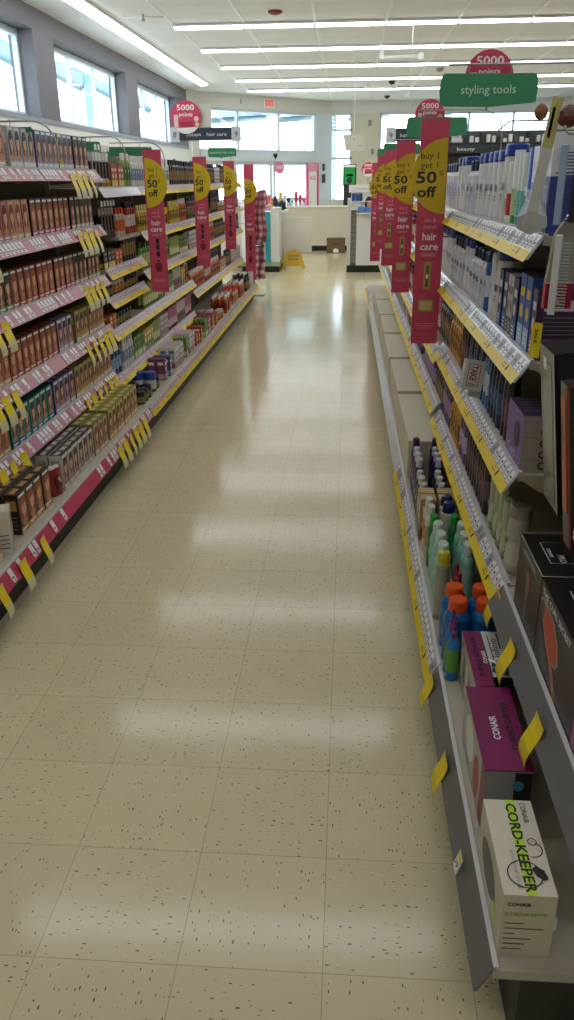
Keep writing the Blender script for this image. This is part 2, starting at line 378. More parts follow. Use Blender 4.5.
for (x, y, q) in ((.95, 16.9, 'nearer'), (.75, 22.2, 'farther')):
    mb = MB(); mb.tube([(-.38, 0, -.12), (.3, 0, -.12)], .03, WHITE, 8); mb.box(.28, .38, -.05, .05, -.17, -.06, WHITE); mb.box(-.42, -.34, -.03, .03, -.15, 0, WHITE)
    o = mb.build('exit_lamp_bar'); o.location = (x, y, CZ); tag(o, 'white tubular fitting hanging below the ceiling, %s of the two' % q, 'fixture')
# exit sign on the slanted wall
mb = MB(); mb.box(-.19, .19, -.05, 0, 0, .24, WHITE); fr = ((-.19, -.05, 0), (1, 0, 0), (0, 0, 1), (0, -1, 0))
mb.rect(fr, .02, .02, .36, .22, mat('#f6c8c8', .5)); mb.text(fr, 'EXIT', .19, .055, .2, mat('#e0252c', .5, emit=.6), width=.29, bold=True)
ex = mb.build('exit_sign'); u = 2.87; ex.location = (A.x+cos(AANG)*u, A.y+sin(AANG)*u, 3.4); ex.rotation_euler = (0, 0, AANG); tag(ex, 'white exit sign with red EXIT letters above the entrance glass', 'sign')
mb = MB(); mb.box(-.16, .16, -.05, 0, 0, .13, mat('#cfcfca')); o = mb.build('emergency_light'); o.location = (A.x+cos(AANG)*2.0, A.y+sin(AANG)*2.0, 3.46); o.rotation_euler = (0, 0, AANG); tag(o, 'pale wall box left of the exit sign', 'fixture')
for u_, q in ((1.05, 'left'), (3.05, 'right')):
    mb = MB(); mb.ell(((0, 0, 0), (1, 0, 0), (0, 0, 1), (0, -1, 0)), -.035, .03, .05, .045, BLACK, .01); mb.ell(((0, 0, 0), (1, 0, 0), (0, 0, 1), (0, -1, 0)), .035, .03, .05, .045, BLACK, .01)
    mb.prism([(-.08, .02), (.08, .02), (0, -.08)], 'y', -.012, 0, BLACK)
    o = mb.build('door_sensor'); p = A+(B-A).normalized()*u_; n = Vector((sin(AANG), -cos(AANG)))*.07
    o.location = (p.x+n.x, p.y+n.y, 2.14); o.rotation_euler = (0, 0, AANG); tag(o, 'small black heart-shaped sensor on the %s part of the door header' % q, 'sensor')

# ================================================================== SHELVING
BACKP = mat('#6b6148', .7, vary=.08); BOARD = mat('#b5ad97', .5, vary=.04); KICK = mat('#1b1a18', .5)
SECL = .914
def rail_mesh(L, side, style, z_top, xt, xb, h, seed):
    """price rail leaning outwards: xt at the top edge, xb at the bottom; y from 0 to L"""
    r = random.Random(seed); mb = MB()
    s = 1 if side == 'L' else -1       # direction into the aisle
    zb = z_top-h
    U = (0, 1, 0); V0 = Vector((xt-xb, 0, h)); VL = V0.length; V = tuple(V0.normalized())
    Nn = Vector((s*h, 0, s*(xb-xt))).normalized(); Nn = tuple(Nn if Nn.x*s > 0 else -Nn)
    fr = ((xb, 0, zb), U, V, Nn)
    base = {'pinkL': mat('#b86a78', .35), 'pinkhot': mat('#c23a5c', .4), 'clear': CLEAR, 'dark': mat('#6b6966', .4), 'plain': CLEAR, 'yellow': mat('#b7a0a4', .35)}[style]
    t_ = -s*.006
    mb.prism([(xb, zb), (xt, z_top), (xt+t_, z_top), (xb+t_, zb)], 'y', .003, L-.003, base)
    mb.box(min(xt+t_, xt), max(xt+t_, xt)+.004, .003, L-.003, z_top-.004, z_top+.004, mat('#cfccc8', .25))
    tagc = TAGW; yband = style in ('yellow', 'clear')
    v0 = .4*VL if yband else .12*VL
    if yband:
        mb.rect(fr, .004, -.1*VL, L-.004, v0*.9, YEL, .0012)
        for k in range(3 if L > .6 else 1):
            u = .12+k*.3; mb.text(fr, '50%', L-u if s < 0 else u, .05*VL, .4*VL, INK, .002, width=.022) if s > 0 else None
            mb.rect(fr, u+.03, .1*VL, u+.07, .17*VL, mat('#a08a10'), .002); mb.rect(fr, u+.03, .3*VL-.003, u+.06, .3*VL, mat('#a08a10'), .002)
            if s < 0: mb.rect(fr, u, .06*VL, u+.012, .32*VL, INK, .002)
    u = .012
    w = .042
    while u+w < L-.01:
        if style in ('pinkL',): c = TAGW if r.random() < .62 else None
        elif style == 'pinkhot': c = TAGW if r.random() < .25 else None
        elif style in ('dark', 'plain'): c = None
        elif style == 'yellow': c = mat('#dcc3c6', .35) if r.random() < .85 else None
        else: c = TAGW if r.random() < .85 else mat('#8f8d90', .4)
        if c:
            mb.rect(fr, u, v0, u+w*.72, VL*.9, c, .0012)
            mb.rect(fr, u+.004, v0+.2*VL, u+w*.5, v0+.3*VL, mat('#77706f', .6), .002); mb.rect(fr, u+.004, v0+.08*VL, u+w*.62, v0+.12*VL, mat('#9a9392', .6), .002)
        u += w
    return mb
def bay(side, y0, k, label, short, levels, xb, baseZ, upX, upH, styles, baseStyle, backX, top=1.62, L=SECL):
    """levels: list of lip-bottom heights"""
    s = 1 if side == 'L' else -1
    t = thing('gondola_bay', label, 'shelving unit', (0, y0, 0), 0, 'shelving bays along the %s of the aisle' % ('left' if side == 'L' else 'right'))
    mb = MB(); b0, b1 = sorted((backX, backX-s*.03)); mb.box(b0, b1, .002, L-.002, .05, top, BACKP)
    for z in [i*.05 for i in range(6, int(top/.05))]:
        for q in range(12): 
            yy = .04+q*.075; fr = ((backX+(.0 if s > 0 else 0), 0, 0), (0, 1, 0), (0, 0, 1), (s, 0, 0)); mb.rect(fr, yy, z, yy+.006, z+.006, BLACK, .0006)
    mb.build('back_panel', t)
    for yy in (.001, L-.021):
        mb = MB(); u0, u1 = sorted((backX+s*.002, backX+s*.03)); mb.box(u0, u1, yy, yy+.02, .06, top+.03, mat('#8b8471', .5)); mb.build('upright', t)
    xt = xb-s*.03
    mb = MB(); d0, d1 = sorted((xt, backX+s*.031)); mb.box(d0, d1, .001, L-.001, baseZ-.02, baseZ, BOARD); mb.build('base_deck', t)
    mb = MB(); kx = xt-s*.05; d0, d1 = sorted((kx, backX+s*.031)); mb.box(d0, d1, .001, L-.001, 0, baseZ-.02, KICK); mb.build('kick_plate', t)
    rail_mesh(L, side, baseStyle, baseZ+.004, xt, xb, .062, k*13+5).build('price_rail', t)
    n = len(levels)
    for i, z in enumerate(levels):
        zs = z+.05
        st = styles[i] if isinstance(styles, (list, tuple)) else styles
        sh = thing('gondola_shelf', '%s shelf board above the deck, %s' % (nth(i+1), short), 'shelf', (0, y0, 0), 0, 'shelves of the %s side bays' % ('left' if side == 'L' else 'right'))
        xt2 = upX-s*.038
        mb = MB(); d0, d1 = sorted((xt2, backX+s*.031)); mb.box(d0, d1, .004, L-.004, zs-.018, zs, BOARD); mb.build('shelf_board', sh)
        rail_mesh(L, side, st, zs+.004, xt2, upX, .054, k*31+i).build('price_rail', sh)
        for yy in (.006, L-.016):
            mb = MB(); a_, b_ = xt2-s*.012, backX+s*.035
            mb.prism([(a_, zs-.018), (b_, zs-.018), (b_, zs-.075), (a_-s*.1, zs-.06), (a_-s*.05, zs-.05)], 'y', yy, yy+.01, mat('#b7ae8c', .5)); mb.build('bracket', sh)
    return t
# left: near three bays (hair colour), middle three, far four
LB = dict(xb=-1.19, baseZ=.21, upX=-1.38, upH=.05, backX=-1.72)
NEAR = [.39, .667, .955, 1.23, 1.52]
for k in range(3):
    bay('L', 2.058+SECL*k, k, 'left hair colour bay with pink rails, %s from the near end' % nth(k+1), '%s pink-railed left bay' % nth(k+1), NEAR, styles='pinkL', baseStyle='pinkhot' if k < 2 else 'pinkL', top=1.68, **LB)
bay('L', 4.8, 4, 'left bay with two short middle shelves just past the pink-railed bays', 'left bay beside first banner', [.335, .62, .812, .98, 1.43-.001], styles=['yellow']*4+['plain'], baseStyle='yellow', top=1.68, **LB)
for k in range(2):
    bay('L', 5.714+SECL*k, 5+k, 'left yellow-railed bay between the first and second hanging banners, %s half' % ('near', 'far')[k], 'left bay before second banner, %s half' % ('near', 'far')[k], [.335, .62, .88, 1.14, 1.43], styles='yellow', baseStyle='yellow', top=1.68, **LB)
for k in range(4):
    bay('L', 7.542+SECL*k, 8+k, 'left far bay past the second hanging banner, %s towards the entrance' % nth(k+1), '%s left far bay' % nth(k+1), [.51, .88, 1.14, 1.43], styles='yellow', baseStyle='yellow', top=1.68, **LB)
RB = dict(xb=.255, baseZ=.2, upX=.42, upH=.05, backX=.80)
bay('R', 1.036, 20, 'nearest right bay with bare grey rails and boxed hair tools', 'nearest right bay', [.42], styles=['dark'], baseStyle='dark', top=1.5, L=.973, **{**RB, 'upX': .408})
for k in range(2):
    bay('R', 2.01+SECL*k, 21+k, 'right bay with yellow rails beside the nearest hanging banner, %s half' % ('near', 'far')[k], 'right bay before first banner, %s half' % ('near', 'far')[k], [.42, .745, 1.04, 1.335], styles='clear', baseStyle='clear', top=1.5, **RB)
for k in range(8):
    bay('R', 3.838+SECL*k, 24+k, 'right bay beyond the nearest banner, %s of eight' % nth(k+1), '%s right bay past the first banner' % nth(k+1), [.45, .70, 1.04, 1.335], styles='clear', baseStyle='plain' if k < 6 else 'clear', top=1.5, **RB)

# ================================================================== PRODUCT PROTOTYPES (front faces local -Y)
HAIR = {'black': '#241a18', 'dark': '#452c20', 'auburn': '#7a3a26', 'copper': '#a8552a', 'blonde': '#b88e50', 'red': '#7c1d22'}
SHN = mat('#a8724c', .5); SK = mat('#e2b08c', .6); SK2 = mat('#c78b68', .6)
P = {}
def hair_box(key, bg, hair, band, side=None, top=None, w=.072, h=.165, d=.06, frame=None, second=False, look=''):
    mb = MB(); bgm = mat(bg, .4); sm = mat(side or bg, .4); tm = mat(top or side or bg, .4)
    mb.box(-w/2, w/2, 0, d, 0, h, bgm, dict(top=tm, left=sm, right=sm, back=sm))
    fr = ((-w/2, 0, 0), (1, 0, 0), (0, 0, 1), (0, -1, 0)); hm = mat(HAIR[hair], .5)
    sh = random.Random(key).uniform(-.006, .006)
    mb.ell(fr, w*.5+sh, h*.60, w*.40, h*.30, hm, .0005, 14)
    mb.shape(fr, [(w*.12+sh, h*.6), (w*.9+sh, h*.6), (w*.86+sh, h*.24), (w*.62+sh, h*.3), (w*.4+sh, h*.24), (w*.15+sh, h*.32)], hm, .0006)
    mb.ell(fr, w*.52+sh, h*.59, w*.235, h*.17, SK, .0009, 12)
    mb.ell(fr, w*.5+sh, h*.40, w*.13, h*.1, SK2, .00085, 8); mb.ell(fr, w*.5+sh, h*.25, w*.3, h*.09, SK2, .00083, 10)
    for q in (-.34, -.28, .33, .27): mb.shape(fr, [(w*(.5+q)+sh, h*.7), (w*(.52+q)+sh, h*.7), (w*(.5+q*1.1)+sh, h*.3), (w*(.47+q*1.1)+sh, h*.3)], SHN, .0007)
    mb.ell(fr, w*.46+sh, h*.74, w*.24, h*.07, hm, .0012, 10, rot=.3)
    for q in (-.07, .09): mb.ell(fr, w*(.52+q)+sh, h*.62, w*.035, h*.012, INK, .0014, 6)
    mb.ell(fr, w*.53+sh, h*.53, w*.055, h*.014, mat('#b04048', .5), .0014, 6)
    mb.rect(fr, 0, 0, w, h*.17, mat(band, .4), .0013); mb.rect(fr, w*.1, h*.09, w*.75, h*.13, WHITE, .0017); mb.rect(fr, w*.1, h*.04, w*.5, h*.06, WHITE, .0017)
    mb.rect(fr, w*.08, h*.9, w*.8, h*.96, WHITE if bg < '#9' else mat(band, .4), .0013)
    if frame:
        fm = mat(frame, .4)
        for q in ((0, 0, w*.08, h), (w*.92, 0, w, h), (0, h*.93, w, h), (0, 0, w, h*.04)): mb.rect(fr, *q, fm, .002)
    fr2 = ((-w/2, d, h), (1, 0, 0), (0, -1, 0), (0, 0, 1)); mb.rect(fr2, w*.15, d*.3, w*.85, d*.7, mat(band, .4), .0005)
    for sx in (-1, 1):
        fr3 = ((sx*w/2, d if sx < 0 else 0, 0), (0, -sx*-1 if sx > 0 else -1, 0), (0, 0, 1), (sx, 0, 0))
        mb.rect(fr3, d*.15, h*.6, d*.85, h*.85, mat(band, .4), .0005)
        for q in range(4): mb.rect(fr3, d*.18, h*(.12+q*.1), d*.8, h*(.15+q*.1), mat('#7d756c', .6), .0005)
    o = mb.build('hair_color_box'); tag(o, '', 'box'); P[key] = dict(o=proto(o), w=w, d=d, look=look, g='hair colour boxes'); return o
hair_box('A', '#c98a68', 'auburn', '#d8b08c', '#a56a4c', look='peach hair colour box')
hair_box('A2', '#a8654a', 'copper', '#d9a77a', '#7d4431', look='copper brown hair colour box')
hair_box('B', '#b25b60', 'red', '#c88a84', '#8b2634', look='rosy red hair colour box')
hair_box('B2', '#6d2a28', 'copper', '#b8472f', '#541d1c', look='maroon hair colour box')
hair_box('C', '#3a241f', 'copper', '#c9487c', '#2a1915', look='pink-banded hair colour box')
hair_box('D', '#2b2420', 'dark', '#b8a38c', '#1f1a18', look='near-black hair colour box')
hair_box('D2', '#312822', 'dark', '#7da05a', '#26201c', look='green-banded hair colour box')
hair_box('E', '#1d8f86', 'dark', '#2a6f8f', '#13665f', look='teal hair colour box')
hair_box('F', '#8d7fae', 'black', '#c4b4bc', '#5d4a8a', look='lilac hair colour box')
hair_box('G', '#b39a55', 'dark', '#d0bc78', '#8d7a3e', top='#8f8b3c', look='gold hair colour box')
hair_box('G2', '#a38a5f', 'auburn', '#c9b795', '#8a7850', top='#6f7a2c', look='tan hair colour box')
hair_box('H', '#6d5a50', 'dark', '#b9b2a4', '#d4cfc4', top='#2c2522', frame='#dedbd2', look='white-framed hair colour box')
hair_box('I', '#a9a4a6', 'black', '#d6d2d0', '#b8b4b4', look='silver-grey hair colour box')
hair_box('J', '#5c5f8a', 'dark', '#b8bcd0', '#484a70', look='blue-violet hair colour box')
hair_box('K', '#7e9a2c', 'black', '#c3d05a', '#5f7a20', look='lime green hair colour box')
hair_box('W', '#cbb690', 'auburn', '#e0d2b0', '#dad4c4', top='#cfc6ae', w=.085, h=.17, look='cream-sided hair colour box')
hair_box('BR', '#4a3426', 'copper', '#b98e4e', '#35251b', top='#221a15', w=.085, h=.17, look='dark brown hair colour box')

def carton(key, w, h, d, body, band, accent, top=None, label_text=None, look='', cat='box', name='product_carton', tcol=WHITE, split=None):
    mb = MB(); bm = mat(body, .4); mb.box(-w/2, w/2, 0, d, 0, h, bm, dict(top=mat(top or body, .4)))
    fr = ((-w/2, 0, 0), (1, 0, 0), (0, 0, 1), (0, -1, 0))
    mb.rect(fr, 0, h*.05, w, h*.32, mat(band, .4)); mb.rect(fr, w*.15, h*.7, w*.85, h*.82, mat(accent, .4)); mb.ell(fr, w*.5, h*.5, w*.28, h*.1, mat(accent, .4), .0007)
    for q in range(3): mb.rect(fr, w*.2, h*(.1+q*.06), w*.7, h*(.125+q*.06), WHITE, .0012)
    for sx in (-1, 1):
        fr3 = ((sx*w/2, d if sx < 0 else 0, 0), (0, -1 if sx < 0 else 1, 0), (0, 0, 1), (sx, 0, 0))
        mb.rect(fr3, d*.1, h*.05, d*.9, h*.3, mat(band, .4)); mb.rect(fr3, d*.15, h*.7, d*.8, h*.85, mat(accent, .4))
        for q in range(5): mb.rect(fr3, d*.15, h*(.36+q*.06), d*.8, h*(.375+q*.06), mat('#8a8680', .6))
    if split:
        sm_ = mat(split, .4); mb.rect(fr, 0, 0, w, h*.58, sm_, .0014)
        for q in range(3): mb.rect(fr, w*(.25+.2*q), h*.1, w*(.3+.2*q), h*.5, WHITE, .002)
        for sx in (-1, 1):
            fr3 = ((sx*w/2, d if sx < 0 else 0, 0), (0, -1 if sx < 0 else 1, 0), (0, 0, 1), (sx, 0, 0)); mb.rect(fr3, 0, 0, d, h*.58, sm_, .0014)
    o = mb.build(name); tag(o, '', cat); P[key] = dict(o=proto(o), w=w, d=d, look=look, g='boxed products'); return o
def bottle(key, shape, r, h, body, cap, band, look, parts=False, n=10, sy=.62, clear=False):
    bm = mat(body, .3); cm = mat(cap, .3); lm = mat(band, .35)
    if shape == 'shampoo':
        prof = [(r*.9, 0, bm), (r, .01, bm), (r, h*.2, lm), (r, h*.58, bm), (r*.95, h*.72, bm), (r*.55, h*.8, bm), (r*.5, h*.81, bm), (r*.5, h*.811, bm)]
        cp = [(r*.58, h*.8, cm), (r*.58, h*.97, cm), (r*.5, h, cm), (r*.3, h*1.0, cm)]
    elif shape == 'wide':
        prof = [(r*.93, 0, bm), (r, .012, bm), (r, h*.2, lm), (r, h*.62, bm), (r*.97, h*.72, bm), (r*.8, h*.79, bm), (r*.6, h*.83, bm), (r*.55, h*.84, bm)]
        cp = [(r*.68, h*.825, cm), (r*.71, h*.84, cm), (r*.69, h*.975, cm), (r*.62, h, cm), (r*.3, h, cm)]
    elif shape == 'big':           # big cap (flat-topped shampoo)
        prof = [(r*.9, 0, bm), (r, .012, bm), (r*1.0, h*.15, lm), (r*.97, h*.5, bm), (r*.9, h*.84, bm), (r*.85, h*.85, bm)]
        cp = [(r*.92, h*.84, cm), (r*.95, h*.86, cm), (r*.9, h*.98, cm), (r*.8, h, cm), (r*.3, h, cm)]
    elif shape == 'can':
        sy = 1
        prof = [(r, 0, STEEL), (r, .006, bm), (r, h*.25, lm), (r, h*.6, bm), (r, h*.78, bm), (r*.85, h*.82, bm)]
        cp = [(r*.88, h*.81, cm), (r*.88, h*.93, cm), (r*.7, h*.985, cm), (r*.3, h, cm)]
    elif shape == 'jar':
        sy = 1
        prof = [(r*.95, 0, bm), (r, .008, bm), (r, h*.15, lm), (r, h*.6, bm), (r*.93, h*.68, bm)]
        cp = [(r*1.03, h*.66, cm), (r*1.03, h*.97, cm), (r*.97, h, cm), (r*.3, h, cm)]
    elif shape == 'nozzle':
        sy = 1
        prof = [(r*.95, 0, bm), (r, .01, bm), (r, h*.15, lm), (r, h*.5, bm), (r*.9, h*.6, bm), (r*.4, h*.7, bm)]
        cp = [(r*.55, h*.66, cm), (r*.5, h*.76, cm), (r*.32, h*.78, cm), (r*.25, h*.98, cm), (r*.15, h, cm)]
    elif shape == 'tube':          # stands on a wide cap
        prof = [(r*.85, h*.14, bm), (r*.95, h*.16, lm), (r*.9, h*.5, bm), (r*.9, h*.95, bm), (r*.9, h, bm)]
        cp = [(r*.75, 0, cm), (r*.9, .004, cm), (r*.85, h*.15, cm), (r*.8, h*.16, cm)]
    kn, kc = {'shampoo': ('shampoo_bottle', 'bottle'), 'wide': ('squeeze_bottle', 'bottle'), 'big': ('flat_cap_bottle', 'bottle'), 'can': ('spray_can', 'can'), 'jar': ('product_jar', 'jar'), 'nozzle': ('nozzle_bottle', 'bottle'), 'tube': ('product_tube', 'tube')}[shape]
    t = MB(); t.lathe(prof, 0, r*sy, n, 1, sy)
    def face(mb):      # small printed marks at the front of the label
        fr = ((0, r*sy-r*sy*1.005-.0002, 0), (1, 0, 0), (0, 0, 1), (0, -1, 0))
        mb.rect(fr, -r*.28, h*.42, r*.28, h*.52, cm, .0012); mb.rect(fr, -r*.22, h*.34, r*.22, h*.36, INK, .0012); mb.rect(fr, -r*.22, h*.29, r*.2, h*.31, INK, .0012)
    face(t)
    if parts:
        root = thing(kn, '', kc); t.build('bottle_body', root)
        c = MB(); c.lathe(cp, 0, r*sy, n, 1, sy)
        if shape == 'shampoo':
            for k in range(n*2): pass
        c.build('cap', root)
    else:
        t.lathe(cp, 0, r*sy, n, 1, sy); root = t.build(kn); tag(root, '', kc)
    P[key] = dict(o=proto(root), w=2*r, d=2*r*sy, look=look, g='hair product %ss' % kc)
# wide assortment
carton('cr', .07, .13, .07, '#a83a2c', '#d9b23c', '#e8d8c0', look='red carton')
carton('cy', .065, .15, .05, '#c2a62c', '#3a5a2a', '#efe6c0', look='yellow carton')
carton('cg', .065, .15, .05, '#6f8f3c', '#d9d8a0', '#2f5a2a', look='green carton')
carton('ck', .075, .11, .07, '#22201f', '#d9c22a', '#9a9a98', look='black and yellow carton')
carton('cw', .06, .16, .06, '#d9d5ca', '#a85a6a', '#5a7a9a', top='#c8b0b4', look='white carton')
carton('co', .07, .09, .08, '#c85a2a', '#8f2a1a', '#e8c89a', look='orange carton')
carton('cb', .065, .14, .06, '#2c4a7c', '#8fb0d0', '#dfe6ea', look='blue carton')
carton('cm', .065, .15, .06, '#7c3a5a', '#d0a0b4', '#efe0e4', look='mauve carton')
bottle('bg', 'shampoo', .032, .19, '#5a8f3a', '#2f5a22', '#c8d08a', 'green bottle')
bottle('bn', 'shampoo', .03, .2, '#7a9a4a', '#e8e8da', '#3f6a2a', 'green bottle with white cap')
bottle('bo', 'shampoo', .034, .18, '#c45a20', '#f2eadc', '#8a2f18', 'orange bottle with pale cap')
bottle('br', 'can', .024, .2, '#9a2f2a', '#1a1a1a', '#d8c8b8', 'red spray can')
bottle('bk', 'shampoo', .03, .19, '#241f22', '#1a1618', '#8a6a3a', 'black bottle')
bottle('by', 'shampoo', .03, .17, '#c8ae32', '#e8d87a', '#8a6f22', 'yellow bottle')
bottle('bw', 'shampoo', .03, .19, '#d8d6cc', '#e8e6e0', '#8a9ab0', 'white bottle')
bottle('bp', 'can', .024, .19, '#6a4a7a', '#3a2a4a', '#c8b0d0', 'purple spray can')
bottle('bb', 'shampoo', .034, .19, '#27456f', '#16264a', '#8fa8c8', 'navy blue bottle')
bottle('jr', 'jar', .036, .09, '#8a3a22', '#c8c0b4', '#c87a2a', 'amber jar with pale lid')
bottle('jk', 'jar', .036, .08, '#2a2622', '#151312', '#8a7a3a', 'black jar')
bottle('jy', 'jar', .04, .13, '#c8a81a', '#e8c81a', '#5a4a1a', 'yellow tub with yellow lid')
bottle('jb', 'jar', .04, .13, '#4a4a46', '#2348a0', '#c8c8c0', 'grey tub with blue lid')
bottle('tg', 'tube', .026, .16, '#9aa85a', '#6a7a2a', '#dfe0b0', 'olive green tube', sy=.5)
bottle('tp', 'tube', .026, .17, '#b86a8a', '#5a2a4a', '#e8c0d0', 'pink tube', sy=.5)
bottle('tw', 'tube', .026, .17, '#cfcabc', '#8a8478', '#8a5a6a', 'cream tube', sy=.5)
bottle('oc', 'shampoo', .028, .17, '#b8a898', '#d8401f', '#c8602a', 'orange-capped bottle')
# right-hand shelf assortment
bottle('wb', 'big', .044, .208, '#e0e2e4', '#1f3f94', '#e4e4e4', 'blue-capped white bottle', sy=.7, n=14)
bottle('wl', 'big', .05, .222, '#dcdccc', '#1f3f94', '#d0cfc0', 'large blue-lidded cream bottle', sy=.75, n=14)
bottle('wr', 'big', .03, .17, '#e8e8e6', '#e8e8e8', '#c8322c', 'white bottle with red base band', sy=.6, n=14)
bottle('wt', 'tube', .028, .19, '#dfe8e6', '#3fa0a8', '#6fc0b8', 'white and aqua tube', sy=.55)
bottle('wg', 'tube', .028, .2, '#eef0ea', '#4f9a2a', '#bcd8a0', 'white and green tube', sy=.55)
bottle('wx', 'tube', .034, .2, '#2f5fc0', '#e4e8f0', '#c8d4ec', 'blue tube with white cap', sy=.55)
bottle('wk', 'shampoo', .038, .19, '#d8d8da', '#1f2c50', '#ccd2de', 'navy-capped white bottle', n=12)
bottle('wc', 'big', .042, .2, '#e0e0de', '#dcdcda', '#dfe3e8', 'plain white bottle', n=12)
bottle('sb', 'can', .022, .2, '#2d6db0', '#16325c', '#d0dae4', 'blue spray can')
bottle('pg', 'tube', .03, .18, '#a9b089', '#8f966e', '#c2c8a0', 'pale green tube', sy=.5)
bottle('dk', 'can', .02, .2, '#2a2024', '#151013', '#6a4a52', 'dark slim spray can')
bottle('dn', 'can', .022, .19, '#1d2c4c', '#10182c', '#3d5f8f', 'dark blue spray can')
bottle('pk', 'big', .042, .2, '#b0a898', '#8f8878', '#c8c0ae', 'greige capped bottle', sy=.8, n=14)
bottle('yo', 'shampoo', .03, .18, '#c88a1a', '#c8a21a', '#8a5a10', 'amber yellow bottle')
bottle('gp', 'can', .023, .2, '#5a3f6a', '#2a1f34', '#a88ab8', 'plum spray can')
carton('bx1', .06, .2, .05, '#d8dce8', '#4a4f9c', '#c7cbe0', top='#dfe2ea', split='#6f74b4', look='white and violet carton')
carton('bx2', .06, .225, .06, '#e4e6ea', '#c8cce0', '#d0d4e4', top='#eceef2', split='#3c4590', look='tall violet-blue carton')
carton('nv', .06, .17, .13, '#232b58', '#3f64b0', '#d8dce4', top='#1a2146', look='navy carton')
carton('nb', .07, .19, .15, '#2b62b4', '#a8c6e6', '#e8c828', top='#1c2450', look='bright blue carton')
carton('bwc', .035, .17, .1, '#cfcac8', '#22202a', '#4a3a52', look='slim black and white carton')
carton('pu', .05, .17, .12, '#4a3252', '#8a6a98', '#e2d4e6', look='slim plum carton')

# ------------------------------------------------------------------ placing
def put(key, side, x, y, z, label, rz=0, group=None):
    p = P[key]; o = dup(p['o'], label, group or p['g']); s = 1 if side == 'L' else -1
    o.location = (x, y, z+.0008); o.rotation_euler = (0, 0, s*pi/2+rz); return o
def row(side, z, runs, xf, where, depth=1, gap=.004, jit=.004, back=None, dgap=.006):
    """runs: (key, y_end); where names the shelf. Items start at y of the first tuple"""
    y = runs[0]; k = {}
    s = 1 if side == 'L' else -1
    for key, yend in runs[1:]:
        if key is None: y = yend; continue
        w = P[key]['w']
        while y+w+gap <= yend+.02:
            k[key] = k.get(key, 0)+1
            for d in range(depth):
                kk = key if d == 0 or not back else back
                x = xf-s*(d*(max(P[key]['d'], P[kk]['d'])+dgap)+.002+rng.random()*jit)
                if P[kk]['w'] > w+.006: continue
                rowt = '' if depth == 1 else (', frontmost', ', second row', ', third row', ', fourth row')[d]
                put(kk, side, x, y+w/2+gap/2, z, '%s %s from near end, %s%s' % (nth(k[key]), P[kk]['look'], where, rowt), rng.uniform(-.03, .03) if P[kk]['w'] < .08 and gap > .005 else 0)
            y += w+gap
        y = max(y, yend)
# near left: hair colour
UX = -1.425
row('L', 1.57, [3.1, ('A', 3.6), ('I', 3.92), ('J', 4.22), ('K', 4.3), ('J', 4.48), ('D', 4.72)], UX, 'top pink-railed shelf')
row('L', 1.28, [3.05, ('B', 3.5), ('A', 3.76), ('C', 4.32), ('D', 4.74)], UX, 'second shelf down, pink rails')
row('L', 1.005, [2.98, ('D2', 3.42), ('B2', 3.98), ('C', 4.28), ('D', 4.74)], UX, 'third shelf down, pink rails')
row('L', .717, [2.85, ('A2', 3.3), ('B2', 3.92), ('F', 4.2), ('G', 4.5), ('G2', 4.76)], UX, 'fourth shelf down, pink rails')
row('L', .44, [2.75, ('A2', 3.22), ('E', 3.78), ('F', 4.1), ('G', 4.55), ('G2', 4.77)], UX, 'fifth shelf down, pink rails', depth=2)
BX = -1.252
row('L', .21, [2.36, ('W', 2.62)], BX-.01, 'lowest pink-railed deck', depth=2)
row('L', .21, [2.84, ('BR', 3.24)], BX-.02, 'lowest pink-railed deck', depth=2)
row('L', .21, [3.34, ('H', 3.80)], BX-.01, 'lowest pink-railed deck', depth=3, back='BR' if False else None)
row('L', .21, [3.83, ('G2', 4.1), ('G', 4.76)], BX-.01, 'lowest pink-railed deck', depth=4)
o = put('W', 'L', BX-.005, 2.72, .21, 'cream hair colour box turned askew on the lowest left deck', .35, 'hair colour boxes')
# red crumpled bag
mb = MB(); RB_ = mat('#8c1f24', .3); prof = [(.042, 0, RB_), (.05, .02, RB_), (.052, .07, RB_), (.046, .11, RB_), (.042, .125, mat('#d9cfc4', .4)), (.04, .132, RB_)]
mb.lathe(prof, n=14, sx=.38, sy=1); fr = ((.0215, 0, .02), (0, 1, 0), (0, 0, 1), (1, 0, 0)); mb.ell(fr, 0, .045, .024, .034, mat('#4a241c', .5), .001); mb.ell(fr, .002, .045, .014, .022, SK, .002); o = mb.build('gift_pouch'); o.location = (BX-.035, 3.287, .211); o.rotation_euler = (0, -.05, -.25); tag(o, 'shiny red pouch between brown and white-framed boxes on the lowest left deck', 'pouch')
for v in o.data.vertices: v.co.x += .003*sin(v.co.z*90+v.co.y*120); v.co.y += .003*cos(v.co.z*110)

# middle left bays
mixes = [
 (1.48, [5.15, ('cr', 5.45), ('bn', 5.68), ('bw', 6.1), ('bk', 6.6), ('bw', 6.9), ('bk', 7.5)], 'top shelf, left middle'),
 (1.19, [5.74, ('by', 6.2), ('bg', 6.55), ('jy', 6.8), ('by', 7.2), ('bo', 7.5)], 'second shelf down, left middle'),
 (.93, [5.74, ('bg', 6.3), ('bn', 6.75), ('tg', 7.1), ('cg', 7.5)], 'third shelf down, left middle'),
 (.67, [5.74, ('tg', 6.2), ('bg', 6.4), ('cg', 6.75), ('tw', 7.1), ('cy', 7.3), ('bo', 7.5)], 'fourth shelf down, left middle'),
 (.385, [4.83, ('bb', 5.1), ('bw', 5.35), ('cg', 5.65), ('cy', 5.95), ('tg', 6.2), ('cw', 6.5), ('tp', 6.85), ('tw', 7.2), ('tp', 7.5)], 'fifth shelf down, left middle')]
for z, runs, w in mixes: row('L', z, runs, UX, w, depth=2 if z < .7 else 1, gap=.007)
row('L', 1.03, [4.84, ('ck', 5.1), ('co', 5.3), ('bk', 5.66)], UX, 'upper short left shelf', depth=1, gap=.007)
